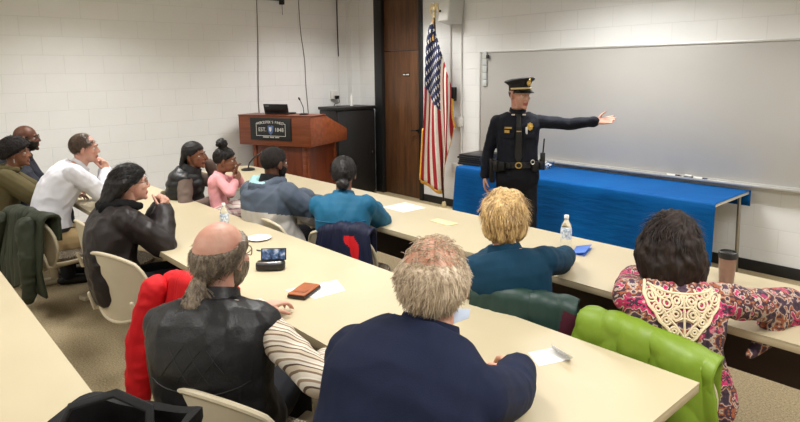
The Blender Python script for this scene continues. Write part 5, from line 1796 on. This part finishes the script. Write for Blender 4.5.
# ================================================================== things on the tables
TZ = .7372
M_paper = mat('white paper', C(226, 226, 224), .8, .02)
M_print = mat('printed grey lines', C(150, 152, 160), .8)
def sheet(name, pts, label, cat, m=None, z=TZ, t=.0008, lines=0, curl=0):
    cx = sum(p[0] for p in pts) / len(pts); cy = sum(p[1] for p in pts) / len(pts)
    t_ = empty(name, (cx, cy, z), 0, label, cat)
    Sh().prism([(p[0] - cx, p[1] - cy) for p in pts], 0, t).build('page', m or M_paper, t_)
    if lines:
        a, b, c, d = [Vector((p[0] - cx, p[1] - cy, 0)) for p in pts]
        s = Sh()
        for k in range(lines):
            u = .12 + .76 * k / max(1, lines - 1)
            p, q = a.lerp(d, u), b.lerp(c, u)
            p2, q2 = p.lerp(q, .1), p.lerp(q, .9 if k % 3 else .62)
            dv = (d - a).normalized() * .004
            s.add([p2 + Vector((0, 0, t + .0003)), q2 + Vector((0, 0, t + .0003)), q2 + dv + Vector((0, 0, t + .0003)), p2 + dv + Vector((0, 0, t + .0003))], [(0, 1, 2, 3)])
        s.build('printed_lines', M_print, t_)['kind'] = 'stuff'
    return t_
sheet('paper_sheet', [(3.92, -2.78), (4.17, -2.79), (4.18, -2.56), (3.92, -2.54)], 'white sheet of paper lying on the front table beside the woman in teal', 'paper', lines=7)
sheet('notepad', [(4.51, -2.835), (4.70, -2.84), (4.71, -2.75), (4.50, -2.75)], 'pale cream envelope on the front table left of the blond woman', 'envelope', mat('cream paper', C(214, 198, 150), .8), t=.004)
bp = empty('folded_card', (5.66, -2.71, TZ), 0, 'blue folded card on the front table beside the water bottle', 'card')
M_bcard = mat('blue card', C(72, 112, 190), .7)
Sh().prism([(-.07, .06), (-.01, -.09), (.07, -.08), (.01, .10)], 0, .002).build('back_leaf', M_bcard, bp)
Sh().add([Vector(p) for p in ((-.07, .06, .0025), (-.01, -.09, .0025), (.07, -.08, .022), (.01, .10, .022), (-.07, .06, .0045), (-.01, -.09, .0045), (.07, -.08, .024), (.01, .10, .024))], [(0, 1, 2, 3), (7, 6, 5, 4), (0, 4, 5, 1), (1, 5, 6, 2), (2, 6, 7, 3), (3, 7, 4, 0)]).build('front_leaf', M_bcard, bp)
sheet('paper_sheet', [(5.0, -4.335), (5.2, -4.29), (5.21, -4.12), (5.06, -4.06)], 'white sheet of paper lying under the brown wallet', 'paper', lines=5)
M_tan = leather('tan leather', C(150, 84, 46), .45); M_dkbr = mat('dark wallet edge', C(38, 26, 22), .5)
wl = empty('wallet', (5.105, -4.29, TZ + .0012), math.radians(-62), 'tan leather wallet case on top of the white sheet', 'wallet')
Sh().box(-.085, .085, -.048, .048, 0, .016).build('case', M_dkbr, wl, False, .005)
Sh().box(-.083, .083, -.046, .046, .0165, .024).build('cover', M_tan, wl, False, .004)
Sh().box(.01, .05, -.03, .03, .0242, .027).build('clasp', M_tan, wl, False, .002)
# phone on its stand
ps = empty('phone_stand', (4.66, -4.22, TZ), math.radians(50), 'black case with a phone standing in it on the second table', 'phone stand')
Sh().prism([(.08 * math.copysign(abs(math.cos(a)) ** .6, math.cos(a)), .045 * math.copysign(abs(math.sin(a)) ** .6, math.sin(a))) for a in [2 * PI * k / 28 for k in range(28)]], 0, .045).build('case', M_black, ps, False, .012, 3)
Sh().tube([(-.07, -.02, .0455), (0, -.035, .047), (.06, -.02, .0455)], .003, 6).build('zip', M_steel, ps, True)
M_ph = Matrix.Translation((.015, .015, .046)) @ Matrix.Rotation(math.radians(-14), 4, 'X')
ph = Sh().box(-.07, .07, -.005, .005, 0, .066, M_ph).build('phone', M_black, ps, False, .004)
def screen_mat():
    t = NT('lit phone screen'); v = t.coord('Object')
    c = t.ramp(t.noise(v, 30, 3), [(.35, C(20, 26, 40)), (.52, C(80, 108, 150)), (.66, C(190, 200, 214))])
    t.base(c, .2); t.lk(c, t.b.inputs['Emission Color']); t.b.inputs['Emission Strength'].default_value = .15
    return t.m
Sh().box(-.063, .063, -.0062, -.0052, .005, .061, M_ph).build('screen', screen_mat(), ph)
pl = empty('paper_plate', (4.07, -3.965, TZ), 0, 'small white paper plate on the second table behind the ponytailed man', 'plate')
Sh().lathe([(0, 0), (.05, 0), (.072, .010), (.078, .012), (.072, .014), (.05, .004), (0, .004)], n=28).build('plate', M_paper, pl, True)
pn = empty('pen', (4.36, -4.08, TZ + .005), math.radians(20), 'thin dark pen lying by the phone stand', 'pen')
Sh().tube([(-.07, 0, 0), (.05, 0, 0)], .0042, 8).build('barrel', M_dsteel, pn, True)
Sh().tube([(.05, 0, 0), (.075, 0, 0)], [.0035, .001], 8).build('tip', M_steel, pn, True)
# card under the navy man's fingers
cd = empty('greeting_card', (6.295, -3.985, TZ), 0, 'white folded card on the second table by the fingers of the man in navy', 'card')
Sh().prism([(-.06, -.03), (.03, -.09), (.08, .04), (-.02, .07)], 0, .0015).build('back_leaf', M_paper, cd)
Sh().add([Vector(p) for p in ((-.02, .07, .002), (.08, .04, .002), (.115, .0, .035), (-.0, .03, .035), (-.02, .07, .0035), (.08, .04, .0035), (.115, .0, .0365), (-.0, .03, .0365))], [(0, 1, 2, 3), (7, 6, 5, 4), (0, 4, 5, 1), (1, 5, 6, 2), (2, 6, 7, 3), (3, 7, 4, 0)]).build('front_leaf', M_paper, cd)
# water bottles
M_pet = glass_mat('clear plastic', (.96, .98, 1), .05)
def lab_mat():
    t = NT('bottle label'); v = t.coord('Object')
    t.base(t.ramp(t.noise(v, 60, 3), [(.45, C(222, 226, 230)), (.6, C(150, 170, 190))]), .4)
    return t.m
M_lab = lab_mat()
def bottle(x, y, label, h=.205):
    t = empty('water_bottle', (x, y, TZ), 0, label, 'bottle')
    k = h / .205
    Sh().lathe([(0, 0), (.028, 0), (.032, .006), (.032, .05), (.0305, .056), (.032, .062), (.032, .12), (.031, .128), (.026, .150), (.015, .172), (.0125, .178), (.0125, .188), (0, .188)], n=24).build('body', M_pet, t, True)
    Sh().lathe([(.0323, .06), (.0328, .062), (.0328, .118), (.0323, .12)], n=24).build('label', M_lab, t, True)
    Sh().lathe([(0, .186), (.0145, .186), (.0145, .202), (.013, .205), (0, .205)], n=18).build('cap', M_white, t, True)
    for ch in t.children: pass
    t.scale = (k, k, k)
bottle(5.56, -2.72, 'clear water bottle with white cap on the front table by the blond woman')
bottle(3.69, -4.02, 'clear water bottle on the second table behind the balding head', .19)
tm = empty('travel_tumbler', (6.45, -2.66, TZ), 0, 'steel travel tumbler with a black lid on the front table', 'tumbler')
M_tum = mat('reddish steel', C(150, 122, 116), .28, .1, 20, .85)
Sh().lathe([(0, 0), (.031, 0), (.034, .004), (.041, .128), (0, .128)], n=28).build('body', M_tum, tm, True)
Sh().lathe([(0, .128), (.043, .128), (.044, .138), (.042, .158), (.036, .162), (.034, .155), (0, .153)], n=28).build('lid', M_black, tm, True)
sheet('folder', [(6.80, -2.97), (7.06, -2.97), (7.06, -2.78), (6.84, -2.86)], 'orange-red folder at the right edge of the front table', 'folder', mat('orange card', C(214, 92, 40), .7), t=.006)
# microphone on the front table
mk = empty('table_microphone', (1.42, -2.64, TZ), 0, 'black gooseneck microphone on the front table before the podium', 'microphone')
Sh().lathe([(0, 0), (.075, 0), (.075, .014), (.05, .022), (0, .022)], n=24).build('base', M_black, mk, True)
Sh().tube([(0, 0, .02), (.0, .02, .08), (.04, .07, .15), (.10, .14, .20)], .008, 8).build('neck', M_black, mk, True)
Sh().tube([(.10, .14, .20), (.13, .17, .215)], .016, 10).build('head', M_black, mk, True)
# black bag on the near table
bg = empty('black_bag', (6.03, -5.41, TZ), math.radians(40), 'open black bag on the near table at the bottom edge', 'bag')
M_bag = fabric('black bag nylon', C(18, 18, 19), .6, 90, .2, .3); M_bagl = fabric('dark red lining', C(70, 24, 26), .8)
s = Sh()
rg = []
for k in range(9):
    z = .002 + .215 * k / 8
    a, b = .165 + .012 * math.sin(k), .105 + .012 * math.cos(k * .8)
    rg.append([Vector((a * math.copysign(abs(math.cos(t)) ** .5, math.cos(t)), b * math.copysign(abs(math.sin(t)) ** .5, math.sin(t)), z + (.02 * math.cos(2 * t + .6) if k > 5 else 0))) for t in [2 * PI * j / 40 for j in range(40)]])
for k in range(7):
    z = .21 - .18 * k / 6
    a, b = .15, .092
    rg.append([Vector((a * math.copysign(abs(math.cos(t)) ** .5, math.cos(t)), b * math.copysign(abs(math.sin(t)) ** .5, math.sin(t)), z + (.02 * math.cos(2 * t + .6) if k < 1 else 0))) for t in [2 * PI * j / 40 for j in range(40)]])
s.rings(rg)
b0 = s.build('body', M_bag, bg, True)
co, no = to_np(b0.data)
for v in b0.data.vertices: v.co += Vector(v.normal) * .010 * noise.noise(v.co * 14)
me = b0.data; me.materials.append(M_bagl)
nfac = len(me.polygons)
for i, p in enumerate(me.polygons):
    if 40 * 11 <= i: p.material_index = 1
Sh().tube([(-.12, -.10, .215), (-.10, -.06, .28), (0, -.03, .305), (.10, -.05, .285), (.12, -.09, .22)], .012, 8, True, .5).build('handle', M_bag, bg, True)
Sh().tube([(-.155, .0, .16), (-.18, .0, .2), (-.165, -.02, .12), (-.18, -.05, .02)], .014, 8, True, .5).build('strap', M_bag, bg, True)
